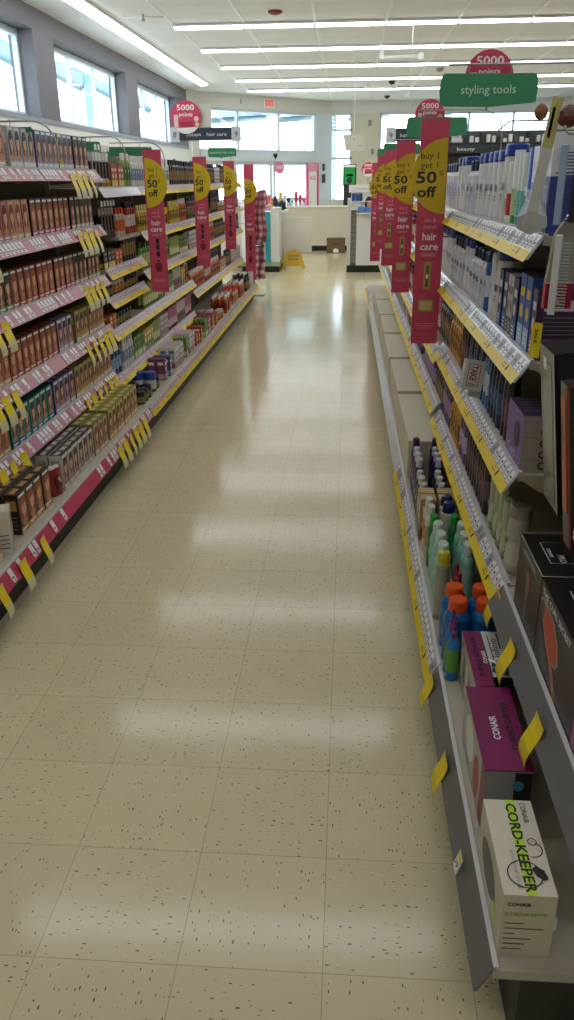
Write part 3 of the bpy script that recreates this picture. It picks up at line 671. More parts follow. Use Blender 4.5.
row('L', .862, [4.84, ('jk', 5.02), ('bn', 5.2), ('bw', 5.45), ('bk', 5.66)], UX, 'lower short left shelf') if False else None
row('L', .67, [4.84, ('co', 4.98), ('jk', 5.4)], UX, 'under the short left shelves', gap=.007)
row('L', .862, [4.84, ('jk', 5.02), ('jr', 5.3), ('jk', 5.66)], UX, 'lower short left shelf', gap=.007)
row('L', .21, [4.83, ('jk', 5.08), ('jy', 5.16), ('jb', 5.26), ('jk', 5.4), (None, 5.5), ('cm', 5.64), ('cb', 5.78), (None, 5.86), ('cw', 6.2), (None, 6.3), ('cg', 6.42), ('cw', 6.65), (None, 6.75), ('co', 6.95), ('cr', 7.1), (None, 7.18), ('cg', 7.34), ('cm', 7.5)], BX, 'left middle deck', depth=2, gap=.016, jit=.008, dgap=.004)
# hanging packs on hooks beside the hair colour
def hang_card(key, w, h, body, acc, look):
    mb = MB(); mb.box(-w/2, w/2, -.002, .002, -h, 0, mat(body, .4)); fr = ((-w/2, -.002, -h), (1, 0, 0), (0, 0, 1), (0, -1, 0))
    mb.rect(fr, 0, h*.75, w, h, mat(acc, .4)); mb.ell(fr, w/2, h*.4, w*.3, h*.28, mat('#2a2624', .4)); mb.box(-w*.3, w*.3, -.014, -.002, -h*.85, -h*.3, mat('#302b2a', .3))
    o = mb.build('hanging_pack'); tag(o, '', 'pack'); P[key] = dict(o=proto(o), w=w, d=.016, look=look, g='hanging packs on hooks')
hang_card('hw', .055, .16, '#c9c5bd', '#e6e4df', 'white hanging pack'); hang_card('hk', .055, .15, '#2b2826', '#8a7a6a', 'dark hanging pack')
for z, n, y0, kk, nm in ((1.66, 5, 4.86, 'hw', 'upper'), (1.36, 5, 4.88, 'hk', 'lower')):
    for i in range(n):
        yy = y0+i*.065
        mb = MB(); mb.tube([(-1.70, yy, z+.012), (-1.44, yy, z+.012), (-1.425, yy, z+.025)], .003, STEEL, 5); mb.box(-1.428, -1.424, yy-.016, yy+.016, z+.02, z+.05, WHITE)
        o = mb.build('peg_hook'); tag(o, 'peg hook with white tag, %s in the %s left row' % (nth(i+1), nm), 'hook', 'peg hooks')
        for d in range(2):
            put(kk, 'L', -1.445-.03*d, yy, z+.008, '%s, %s hook of the %s left row, %s on it' % (P[kk]['look'], nth(i+1), nm, ('front', 'second')[d]))
# three orange-capped bottles on the second short level
row('L', 1.48-.29, [5.2, ('oc', 5.44), ('br', 5.68)], UX, 'level under the upper hooks beside the first left banner', gap=.01) if False else None
sh = thing('gondola_shelf', 'narrow shelf under the upper hooks beside the first left banner', 'shelf', (0, 4.8, 0))
mb = MB(); mb.box(-1.685, -1.42, .38, .9, 1.172, 1.19, BOARD); mb.build('shelf_board', sh)
row('L', 1.19, [5.2, ('oc', 5.44), ('br', 5.68)], UX, 'narrow left shelf', gap=.01)
# far left bays
far = [
 (1.48, [7.56, ('bk', 8.2), ('bw', 8.6), ('bk', 9.2), ('cw', 9.6), ('bk', 10.3), ('bw', 11.1)], 'top shelf, left far'),
 (1.19, [7.56, ('bk', 8.3), ('jk', 8.9), ('bk', 9.4), ('jr', 10.0), ('bk', 11.1)], 'second shelf down, left far'),
 (.93, [7.56, ('cw', 8.0), ('jk', 8.6), ('bo', 9.1), ('bk', 9.8), ('cr', 10.3), ('bk', 11.1)], 'third shelf down, left far'),
 (.56, [7.56, ('bo', 8.3), ('br', 8.7), ('bo', 9.3), ('cr', 9.8), ('bk', 10.3), ('cw', 11.1)], 'lowest shelf, left far')]
for z, runs, w in far: row('L', z, runs, UX, w, depth=1, gap=.008)
row('L', .21, [7.56, ('cr', 7.8), ('co', 8.0), (None, 8.12), ('jr', 8.4), (None, 8.55), ('bo', 9.0), (None, 9.2), ('oc', 9.6), (None, 9.75), ('bo', 10.2), (None, 10.35), ('bk', 10.7), ('cw', 11.15)], BX, 'left far deck', depth=3, gap=.03, jit=.012, dgap=.022)

# ------------------------------------------------------------------ right shelves
RX = .462
row('R', 1.386, [2.045, ('bx2', 2.11), ('bx2', 2.18), ('bx1', 2.25), ('wx', 2.33), ('wt', 2.46), ('wg', 2.53), ('wr', 2.6), ('wl', 2.73), ('wb', 3.3), ('wk', 3.5), ('wb', 3.8), ('wk', 4.4)], RX, 'top right shelf', depth=1, gap=.012)
row('R', 1.091, [2.04, ('pu', 2.11), ('nb', 2.26), ('nv', 2.34), ('bwc', 2.42), ('nv', 2.5), ('nv', 2.58), ('wl', 2.70), ('wc', 2.81), ('sb', 2.88), ('wk', 3.2), ('wb', 3.45), ('wk', 3.8), ('wb', 4.3)], RX, 'second right shelf down', depth=1, gap=.008)
row('R', .796, [2.27, ('dk', 2.4), ('dn', 2.62), ('sb', 2.75), ('dn', 3.1), ('dk', 3.3), ('yo', 3.65), ('bk', 4.1), ('tp', 4.6)], RX, 'third right shelf down', depth=1, gap=.012)
row('R', .471, [2.06, ('pk', 2.16), ('pg', 2.50), ('dk', 3.0), ('bp', 3.2), ('yo', 3.5), ('gp', 3.8), ('bk', 4.2), ('gp', 4.8)], RX, 'fourth right shelf down', depth=1, gap=.012)
for z, w in ((1.386, 'top right shelf, farther part'), (1.091, 'second right shelf, farther part'), (.751, 'third right shelf, farther part')):
    row('R', z, [4.8, ('wr' if z > 1.3 else 'bp', 5.4), ('cr', 6.0), ('br', 6.6), ('cw', 7.4), ('by', 8.4), ('cm', 9.4)], RX, w, gap=.05)
row('R', .501, [5.0, ('gp', 5.5), ('by', 6.0), ('cm', 6.8)], RX, 'lowest right shelf, farther part', gap=.04)

# flat cream cartons along the right deck
def flat_carton():
    t = thing('flat_carton', '', 'carton'); CB = mat('#cdc5a8', .6, vary=.04)
    mb = MB(); mb.cbox(-.44, .44, 0, .36, 0, .188, CB, .003); mb.build('carton_body', t)
    mb = MB(); mb.box(-.44, .44, .17, .19, .1882, .189, mat('#b9b08f', .3)); mb.build('tape_seam', t); return proto(t)
fc = flat_carton()
for k in range(6):
    o = dup(fc, 'plain cream flat carton on the right lower deck, %s from the near end' % nth(k+1), 'plain cartons on the right lower deck')
    o.location = (.30+.004*(k % 2), 4.035+.95*k, .2008); o.rotation_euler = (0, 0, -pi/2)

# bottles standing on the right deck
def bot(key, shape, r, h, body, cap, band, x, y, label, sy=1, name=None):
    bottle('_'+key, shape, r, h, body, cap, band, label, parts=True, n=18, sy=sy)
    return key
DZ = .2008
def dput(key, x, y, label, rz=0):
    p = P[key]; o = dup(p['o'], label, 'bottles on the right lower deck'); o.location = (x-p['d']/2, y, DZ); o.rotation_euler = (0, 0, -pi/2+rz); return o
bottle('ob', 'wide', .038, .2, '#1763a0', '#e2561c', '#1d70b0', '', parts=True, n=20, sy=1)
for x, y, q in ((.336, 2.056, 'front left'), (.415, 2.056, 'front right'), (.336, 2.138, 'back left'), (.415, 2.138, 'back right')):
    dput('ob', x, y, 'blue bottle with orange cap, %s of the four' % q)
bottle('nz', 'nozzle', .018, .2, '#2579b4', '#6a3a70', '#5aa03a', '', parts=True, n=16)
dput('nz', .316, 1.952, 'slim blue bottle with purple nozzle, nearer of the two beside the purple box'); dput('nz', .315, 1.991, 'slim blue bottle with purple nozzle, farther of the two by the orange caps')
bottle('rd', 'nozzle', .024, .2, '#84131f', '#9c1826', '#6a0f1a', '', parts=True, n=16)
dput('rd', .362, 2.225, 'dark red pointed bottle, nearer one behind the orange caps'); dput('rd', .362, 2.285, 'dark red pointed bottle, farther one behind the orange caps')
bottle('yc', 'can', .023, .235, '#9c9a86', '#b9b02c', '#a8a38c', '', parts=True, n=16)
dput('yc', .321, 2.30, 'tall pale spray bottle with yellow-green cap by the rail')
bottle('mt', 'wide', .04, .21, '#8fc0aa', '#c0d2c2', '#9fcab8', '', parts=True, n=18)
for j, y in enumerate((2.415, 2.5, 2.585)):
    for x, q in ((.333, 'rail side'), (.415, 'back side')): dput('mt', x, y, 'pale mint bottle, %s row, %s from the near end' % (q, nth(j+1)))
bottle('gc', 'wide', .033, .2, '#1f7a3c', '#1e9a3a', '#2c9a4a', '', parts=True, n=16)
for x, q in ((.327, 'rail side'), (.4, 'back side')): dput('gc', x, 2.675, 'green bottle with bright green cap, %s of the pair' % q)
bottle('wc2', 'wide', .033, .2, '#cfc9b8', '#d8d4c8', '#c8865a', '', parts=True, n=16)
for j, y in enumerate((2.765, 2.84)):
    for x, q in ((.327, 'rail side'), (.462, 'back side')): dput('wc2', x, y, 'white-capped bottle beyond the green caps, %s, %s one' % (q, ('near', 'far')[j]))
bottle('nc', 'can', .026, .215, '#cfc9b8', '#17245a', '#d8d0c0', '', parts=True, n=16)
for j, y in enumerate((2.77, 2.835)): dput('nc', .391, y, 'bottle with navy cap between the white caps, %s one' % ('near', 'far')[j])
carton('tn', .06, .17, .06, '#a88c62', '#5a3a26', '#d8c8a4', top='#b89c70', look='tan carton')
for x, q in ((.30, 'rail side'), (.372, 'back side')):
    for j, y in enumerate((2.93, 3.0)):
        o = put('tn', 'R', x, y, .2, 'tan carton beyond the navy caps, %s, %s one' % (q, ('near', 'far')[j]), group='tan cartons on the right lower deck')
bottle('gw', 'wide', .033, .17, '#2f4a34', '#c9ccc4', '#3d5c42', '', parts=True, n=14)
for j in range(3):
    for x, q in ((.326, 'rail side'), (.4, 'back side')): dput('gw', x, 3.08+.075*j, 'dark green pale-capped bottle, right deck, %s, %s from near end' % (q, nth(j+1)))
bottle('pw', 'wide', .035, .2, '#2d1c4a', '#c4c0c8', '#4a2a6a', '', parts=True, n=16); bottle('pp', 'wide', .035, .22, '#2d1c4a', '#2d1438', '#4a2a6a', '', parts=True, n=16)
for j, y in enumerate((3.305, 3.38, 3.455)):
    for x, q in ((.328, 'rail side'), (.41, 'back side')): dput('pw', x, y, 'purple pale-capped bottle, right deck, %s, %s from near end' % (q, nth(j+1)))
for j, y in enumerate((3.53,)): dput('pp', .33, y, 'purple dark-capped bottle nearest the rail before the first flat carton'); dput('pp', .415, y, 'purple dark-capped bottle away from the rail before the first flat carton')

# ------------------------------------------------------------------ boxed appliances on the nearest right bay (world coordinates)
TOPF = lambda x0, y0, z: ((x0, y0, z), (1, 0, 0), (0, 1, 0), (0, 0, 1))
def appliance(name, label, x0, x1, y0, y1, z0, z1, body, top, near, front):
    t = thing(name, label, 'box', (x0, y0, z0)); mb = MB(); w, l, h = x1-x0, y1-y0, z1-z0
    mb.box(0, w, 0, l, 0, h, body, dict(top=top, front=near, left=front)); return t, mb, w, l, h
# cord-keeper
z0 = .2008
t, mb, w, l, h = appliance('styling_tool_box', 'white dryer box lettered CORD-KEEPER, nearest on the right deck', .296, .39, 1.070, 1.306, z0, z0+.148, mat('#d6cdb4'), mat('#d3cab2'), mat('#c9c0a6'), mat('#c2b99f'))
tf = ((0, l, h), (0, -1, 0), (1, 0, 0), (0, 0, 1))       # u runs towards the camera, v to the right
mb.rect(tf, 0, .042, l, .060, LIME); mb.text(tf, 'CORD-KEEPER', l/2+.003, .041, .028, INK, width=l*.93, l=.0012, bold=True)
mb.text(tf, 'CONAIR', .035, .069, .016, INK, width=.055); mb.text(tf, 'AUTO WRAP STYLER', l*.75, .028, .009, GREY, width=.09)
# cord loops on the lid
def loop(cu, cv, r, w_, a0, a1): mb.ring(tf, cu, cv, r, w_, INK, .0014, a0, a1, 24)
loop(l*.47, .074, .009, .0018, 0, 2*pi); loop(l*.55, .070, .02, .002, -.3, 2.6); loop(l*.80, .046, .032, .0022, 0, 2*pi)
mb.shape(tf, [(l*.72, .068), (l*.76, .082), (l*.84, .086), (l*.86, .078), (l*.82, .066), (l*.75, .060)], INK, .0016)
nf = ((0, 0, 0), (1, 0, 0), (0, 0, 1), (0, -1, 0))
mb.text(nf, 'CONAIR', .008, h*.83, .011, INK, align='L', width=.042, bold=True); mb.text(nf, 'CORD-KEEPER', .006, h*.67, .012, mat('#8fae20'), align='L', width=.075)
for i, q in enumerate((.035, .07, .02, .05, .04, .035)): mb.rect(nf, .007, h*(.54-.085*i), .007+q, h*(.555-.085*i), DKGREY)
sf = ((0, l, 0), (0, -1, 0), (0, 0, 1), (-1, 0, 0)); mb.ell(sf, l*.45, h*.5, l*.3, h*.28, mat('#5c5a58'), .0006, 16); mb.rect(sf, l*.75, h*.1, l*.8, h*.5, LIME)
mb.build('carton_body', t)
mb = MB(); mb.box(w-.001, w+.006, .004, .02, h*.42, h*.6, mat('#d6d4c8')); mb.build('side_tab', t)
# turbo dryer
t, mb, w, l, h = appliance('styling_tool_box', 'purple dryer box with flat lid lettered TURBO DRYER, behind the white box', .312, .412, 1.385, 1.685, z0, z0+.155, mat('#8f8a88'), PLUM, mat('#8f8d8c'), mat('#a9a89c'))
tf = ((0, l, h), (0, -1, 0), (1, 0, 0), (0, 0, 1)); mb.text(tf, 'CONAIR', l*.56, .033, .022, WHITE, width=.085, bold=True, l=.0022, rot=pi) if False else None
# lettering reads from the far end, turned round like the photo's
tr = ((w, 0, h), (0, 1, 0), (-1, 0, 0), (0, 0, 1))
mb.text(tr, 'CONAIR', l*.47, w-.050, .022, WHITE, width=.085, bold=True, l=.0042); mb.text(tr, 'TURBO DRYER', l*.5, w-.082, .019, INK, width=.18, bold=True, l=.0042)
nf = ((0, 0, 0), (1, 0, 0), (0, 0, 1), (0, -1, 0)); mb.text(nf, 'FIND THE', .035, h*.45, .011, INK, width=.05, bold=True)
mb.rect(nf, .064, 0, w, h*.97, BLACK, .0006); mb.ell(nf, .072, h*.75, .012, .014, mat('#3a7f9c', .2), .0012)
sf = ((0, l, 0), (0, -1, 0), (0, 0, 1), (-1, 0, 0)); mb.ell(sf, l*.35, h*.55, l*.2, h*.35, mat('#d8d4c6')); mb.ell(sf, l*.7, h*.4, l*.12, h*.35, mat('#b0483a')); mb.rect(sf, l*.88, 0, l, h, mat('#8a3a4a'))
mb.build('carton_body', t)
mb = MB(); mb.box(-.002, w+.003, -.003, l+.0, h+.0005, h+.0032, PLUM); mb.build('lid_flap', t)
# 3 in 1 styler
t, mb, w, l, h = appliance('styling_tool_box', 'purple box lettered 3-IN-1 STYLER, next to the silver box on the right deck', .338, .385, 1.70, 1.962, z0, z0+.15, mat('#8f8a88'), PLUM, PLUM, mat('#b0ab92'))
tr = ((w, 0, h), (0, 1, 0), (-1, 0, 0), (0, 0, 1))
mb.text(tr, 'CONAIR', l*.50, w-.046, .015, WHITE, width=.06, bold=True); mb.text(tr, '3-IN-1 STYLER', l*.52, w-.028, .017, INK, width=.19, bold=True)
sf = ((0, l, 0), (0, -1, 0), (0, 0, 1), (-1, 0, 0))
for k in range(5): mb.ell(sf, l*(.15+.17*k), h*.5, l*.06, h*.33, mat(('#d8d4c6', '#7c7a6a')[k % 2]))
mb.build('carton_body', t)
# silver box
t, mb, w, l, h = appliance('styling_tool_box', 'silver-white curler box with script lettering beside the 3-IN-1 STYLER box', .388, .438, 1.74, 1.962, z0, z0+.15, mat('#b9b8b2'), mat('#c4c3bc'), BLACK, GREY)
tr = ((w, 0, h), (0, 1, 0), (-1, 0, 0), (0, 0, 1))
mb.text(tr, 'Infiniti', l*.62, w-.035, .03, INK, width=.09); mb.rect(tr, l*.35, w-.015, l*.9, w-.012, DKGREY); mb.rect(tr, l*.6, .008, l*.95, .012, INK)
mb.shape(tr, [(l*.02, .01), (l*.22, .004), (l*.36, .02), (l*.3, .045), (l*.1, .05)], INK); mb.shape(tr, [(l*.2, .018), (l*.24, .014), (l*.38, .05), (l*.34, .052)], WHITE, .0012); mb.shape(tr, [(l*.06, .02), (l*.09, .016), (l*.24, .05), (l*.2, .052)], mat('#77756f'), .0012)
mb.build('carton_body', t)
# black curler boxes on the shelf above
z1 = .4708; BLK = mat('#1d1b1a', .35); BRN = mat('#2f2a24', .4); ORG = mat('#c24e26', .4)
t, mb, w, l, h = appliance('styling_tool_box', 'black boxed curler with nozzle picture, farther on the nearest right shelf', .458, .638, 1.672, 1.915, z1, z1+.2, BLK, BLK, BLK, BRN)
tr = ((0, 0, h), (1, 0, 0), (0, 1, 0), (0, 0, 1)); fr_ = tr
mb.rect(tr, .035, .07, .125, .19, WHITE, .0006); mb.rect(tr, .0365, .0715, .1235, .1885, BLK, .001)
tu = ((.0, l, h), (0, -1, 0), (1, 0, 0), (0, 0, 1)); mb.text(tu, 'INFINITI', .115, .085, .025, DKGREY, width=.09, l=.0014); mb.text(tu, 'PRO', .15, .06, .022, WHITE, width=.04, l=.0014, bold=True); mb.text(tu, 'CONAIR', .115, .042, .013, WHITE, width=.05, l=.0014, bold=True)
mb.rect(tr, 0, 0, .002, l, CREAM, .0008); mb.rect(tr, 0, 0, w, .002, CREAM, .0008); mb.box(-.001, w, l-.001, l+.0015, h-.02, h+.004, mat('#8c8986'))
sf = ((0, l, 0), (0, -1, 0), (0, 0, 1), (-1, 0, 0))
mb.ell(sf, l*.4, h*.72, .028, .03, mat('#4a3d36')); mb.ell(sf, l*.5, h*.66, .02, .018, mat('#9a5c50'), .001); mb.shape(sf, [(l*.44, h*.6), (l*.58, h*.62), (l*.52, h*.08), (l*.48, h*.08)], mat('#6f6c68'), .0008)
mb.text(sf, 'INFINITI PRO', l*.5, h*.89, .012, TAGW, width=.13); mb.rect(sf, l*.1, h*.86, l*.95, h*.865, TAGW)
mb.build('carton_body', t)
t, mb, w, l, h = appliance('styling_tool_box', 'black boxed curler with orange picture and THE CURL SECRET lettering', .458, .645, 1.24, 1.665, z1, z1+.2, BLK, BLK, BLK, BRN)
tu = ((0, l, h), (0, -1, 0), (1, 0, 0), (0, 0, 1)); mb.text(tu, 'INFINITI PRO', .16, .06, .022, DKGREY, width=.1, l=.0012); mb.rect(tu, .06, .045, .14, .047, TAGW)
sf = ((0, l, 0), (0, -1, 0), (0, 0, 1), (-1, 0, 0))
mb.text(sf, 'THE CURL SECRET', l*.33, h*.87, .022, TAGW, width=.24, bold=True)
mb.shape(sf, [(l*.02, h*.78), (l*.09, h*.86), (l*.2, h*.84), (l*.32, h*.8), (l*.42, h*.66), (l*.46, h*.46), (l*.42, h*.36), (l*.36, h*.34), (l*.5, -.0+h*.05), (l*.44, h*.03), (l*.3, h*.3), (l*.2, h*.4), (l*.12, h*.56)], mat('#a89a8c'), .0007)
mb.shape(sf, [(l*.1, h*.78), (l*.2, h*.81), (l*.31, h*.77), (l*.405, h*.64), (l*.44, h*.47), (l*.41, h*.38), (l*.33, h*.36), (l*.48, h*.06), (l*.455, h*.05), (l*.31, h*.32), (l*.22, h*.42), (l*.14, h*.56)], ORG, .0011)
mb.shape(sf, [(l*.03, h*.77), (l*.09, h*.83), (l*.13, h*.78), (l*.12, h*.6)], mat('#57504a'), .0012)
for k in range(9): mb.rect(sf, l*.03+k*.006, h*(.42-.035*k), l*.03+k*.006+.05, h*(.43-.035*k), mat('#8d8880'))
mb.ring(sf, l*.22, h*.2, .018, .002, mat('#8d8880')); mb.rect(sf, l*.8, h*.05, l*.86, h*.5, mat('#a86a90'))
mb.build('carton_body', t)

# purple box with round black badge on the third shelf
t, mb, w, l, h = appliance('styling_tool_box', 'purple boxed curler with black round badge, third right shelf end', .462, .545, 2.03, 2.235, .7968, .7968+.152, mat('#5c3f7c'), mat('#5a4470'), mat('#b5aa9c'), mat('#74539a'))
nf = ((0, 0, 0), (1, 0, 0), (0, 0, 1), (0, -1, 0))
for k in range(4): mb.ring(nf, w*.68, h*(.12+.2*k), .011, .004, INK, .001, .9, 5.4, 10); mb.rect(nf, 0, h*(.22+.2*k) if k < 1 else h*.62, w, h*.23 if k < 1 else h*.625, DKGREY)
sf = ((0, l, 0), (0, -1, 0), (0, 0, 1), (-1, 0, 0)); mb.ell(sf, l*.66, h*.55, .036, .036, BLACK, .001, 18); mb.text(sf, 'Curl', l*.4, h*.1, .04, mat('#d8c8e8'), width=.09, l=.0012)
tu = ((0, l, h), (0, -1, 0), (1, 0, 0), (0, 0, 1))
for k in range(5): mb.rect(tu, .03+.03*k, .01, .036+.03*k, .07, mat('#a898b8'))
mb.build('carton_body', t)
# hanging, tilted boxed tools above the nearest right shelf
def tilt(o, ang): o.rotation_euler = (0, ang, 0)
t = thing('hanging_tool_box', 'tall black and grey boxed tool hanging tilted out above the curler boxes', 'box', (.50, 1.76, .785)); tilt(t, -.135)
mb = MB(); mb.box(0, .13, 0, .14, 0, .38, BLK, dict(left=mat('#5c564e', .25), top=BLK)); nf = ((0, 0, 0), (1, 0, 0), (0, 0, 1), (0, -1, 0))
sf = ((0, .14, 0), (0, -1, 0), (0, 0, 1), (-1, 0, 0)); mb.rect(sf, .128, 0, .14, .38, mat('#8d867a', .25)); mb.rect(sf, .03, .02, .11, .35, mat('#6b6459', .2)); mb.rect(sf, .04, .33, .07, .36, TAGW, .0012)
mb.rect(nf, .01, .01, .12, .37, mat('#2a2724')); mb.build('carton_body', t)
t = thing('hanging_tool_box', 'black boxed tool with copper edge and woman picture hanging at the right frame edge', 'box', (.487, 1.60, .775)); tilt(t, -.13)
mb = MB(); mb.box(0, .2, 0, .05, 0, .36, BLK, dict(left=mat('#3c302a', .3))); nf = ((0, 0, 0), (1, 0, 0), (0, 0, 1), (0, -1, 0))
for q in ((0, 0, .004, .36), (0, .356, .2, .36)): mb.rect(nf, *q, mat('#a5402c', .3))
for k in range(3):
    for j in range(3): mb.ring(nf, .02+.016*k, .26+.016*j, .009, .0015, GREY, .0012, n=6)
mb.text(nf, '8', .018, .02, .04, WHITE, width=.02, bold=True)
mb.build('carton_body', t)
mb = MB(); mb.box(-.002, 0, .008, .044, .08, .33, mat('#b4632e', .4)); fr = ((-.002, .044, .08), (0, -1, 0), (0, 0, 1), (-1, 0, 0)); mb.ell(fr, .018, .15, .013, .04, SK2); mb.ell(fr, .010, .16, .005, .05, mat('#5a2a18')); mb.ell(fr, .022, .165, .003, .003, INK, .0012); mb.ell(fr, .02, .125, .004, .003, mat('#8a3028'), .0012); mb.build('portrait_panel', t)
# combs and brushes hanging above
def comb(label, x, y, z, c1, c2, ang=0, h=.16):
    t = thing('hair_comb', label, 'comb', (x, y, z)); t.rotation_euler = (0, ang, -.3)
    mb = MB(); mb.cbox(-.008, .008, -.004, .004, 0, h, mat(c1, .3), .002)
    mb.build('comb_spine', t); mb = MB()
    for k in range(22): mb.box(.008, .028, -.0015, .0015, .008+k*(h-.02)/22, .0105+k*(h-.02)/22, mat(c2, .35))
    mb.build('teeth', t); return t
comb('pale blue comb hanging at the right edge above the top right shelf', .452, 1.88, 1.42, '#9fb4cc', '#3a4a7a')
comb('pink-toothed comb hanging right of the pale blue comb', .478, 1.86, 1.425, '#2c2034', '#c0488c')
comb('white comb hanging below the pink-toothed comb', .458, 1.87, 1.23, '#d8d8d8', '#b9c0c8', 0, .17)
t = thing('wrapped_brush_pack', 'clear-wrapped cream brush pack with red R label hanging at the right edge', 'pack', (.475, 1.9, 1.24))
mb = MB(); mb.box(-.03, .03, -.012, .012, 0, .055, mat('#a81430', .35)); nf = ((-.03, -.012, 0), (1, 0, 0), (0, 0, 1), (0, -1, 0)); mb.text(nf, 'R', .022, .012, .045, mat('#f0a0b0'), width=.026, bold=True); mb.rect(nf, .0, .056, .06, .058, TAGW); mb.build('label_card', t)
mb = MB(); mb.prism([(-.03, .0555), (.03, .0555), (.028, .17), (.005, .2), (-.02, .16)], 'y', -.01, .01, mat('#a79f90', .15)); mb.build('wrapped_contents', t)
# hooks holding them
for (x, y, z, lb) in ((.46, 1.9, 1.6, 'steel hook holding the pale blue comb at the right edge'), (.52, 1.86, 1.46, 'steel hook at the right edge below the combs')):
    mb = MB(); mb.tube([(.77, y, z), (x, y, z), (x-.01, y, z+.015)], .003, STEEL, 5); o = mb.build('peg_hook'); tag(o, lb, 'hook', 'peg hooks')
# TAKE carton clipped on the rail
t = thing('clip_carton', 'small white carton lettered TAKE in red, clipped tilted on the right rail', 'box', (.395, 2.52, .895)); t.rotation_euler = (radians(-12), radians(10), 0)
mb = MB(); mb.box(-.03, .035, 0, .05, 0, .095, mat('#b3b0a6'), dict(front=mat('#c6c3b8'))); nf = ((.035, -.0, .0), (0, 0, 1), (-1, 0, 0), (0, -1, 0))
nf = ((-.03, 0, .095), (0, 0, -1), (1, 0, 0), (0, -1, 0)); mb.rect(nf, .012, .012, .083, .05, mat('#8e2a24')); mb.rect(nf, .014, .014, .081, .048, mat('#c6c3b8'), .001); mb.text(nf, 'TAKE 1', .047, .02, .03, mat('#8e2a24'), width=.06, bold=True, l=.0014)
mb.build('carton_body', t)
mb = MB(); mb.box(.0, .04, .02, .03, -.02, 0, CLEAR); mb.build('clip', t)
# yellow upright sale tag beside the plum carton, crumpled clear wrap on the top shelf end
mb = MB(); mb.box(-.001, .001, -.013, .013, 0, .085, YTAG); fr = ((-.001, .013, 0), (0, -1, 0), (0, 0, 1), (-1, 0, 0)); mb.text(fr, 'SALE', .009, .07, .011, INK, width=.035, rot=-pi/2, align='L', bold=True)
o = mb.build('sale_tag'); o.location = (.468, 2.03, 1.10); o.rotation_euler = (0, .05, 0.9); tag(o, 'yellow upright sale tag in front of the plum carton, second right shelf end', 'tag')
mb = MB(); mb.lathe([(.012, 0, CLEAR), (.035, .015, CLEAR), (.04, .04, CLEAR), (.02, .07, CLEAR), (.01, .075, CLEAR)], n=9, sy=.5); o = mb.build('crumpled_wrap'); o.location = (.44, 2.06, 1.392); tag(o, 'crumpled grey plastic wrap with blue mark at the top right shelf end', 'wrap')
for v in o.data.vertices: v.co.x += .006*sin(v.co.z*180+v.co.y*200); v.co.z += .004*sin(v.co.x*200)
for p_ in o.data.polygons: p_.use_smooth = False
# long tag and hair pieces up at the right edge
mb = MB(); mb.box(-.012, .012, -.001, .001, 0, .25, mat('#d9d6cf', .4)); nf = ((-.012, -.001, 0), (1, 0, 0), (0, 0, 1), (0, -1, 0)); mb.rect(nf, 0, .15, .024, .25, mat('#cfc479', .5)); mb.rect(nf, .006, .17, .012, .23, DKGREY); mb.rect(nf, 0, 0, .024, .02, mat('#c7c3ba'), .001)
o = mb.build('hanging_tag'); o.location = (.408, 1.94, 1.425); o.rotation_euler = (0, .13, 0); tag(o, 'long cream and yellow strip tag leaning above the tall violet-blue cartons', 'tag')
def hairball(label, x, y, z, r, c):
    mb = MB(); n = 12; prof = []
    for k in range(9): a = -pi/2+pi*k/8; prof.append((max(.001, r*cos(a)*(1+.12*sin(7*k))), r*1.15*sin(a), mat(c, .5)))
    mb.lathe(prof, n=n); o = mb.build('hair_bun'); o.location = (x, y, z)
    for i, v in enumerate(o.data.vertices): f = 1+.12*sin(v.co.x*400+v.co.z*300); v.co.x *= f; v.co.y *= f
    tag(o, label, 'hair piece'); return o
hairball('small golden brown hair piece hanging right of the big green sign', .462, 2.2, 1.662, .016, '#7c4a26')
hairball('red-brown hair piece at the right frame edge beside the cream strip tag', .464, 1.93, 1.635, .02, '#5c2c20')
mb = MB(); mb.tube([(.36, 2.2, 1.62), (.39, 2.2, 1.643), (.46, 2.2, 1.643), (.8, 2.2, 1.643), (.8, 2.2, 1.5)], .0022, STEEL, 5); o = mb.build('wire_arm'); tag(o, 'thin steel wire arm above the tall cartons on the top right shelf', 'wire arm')

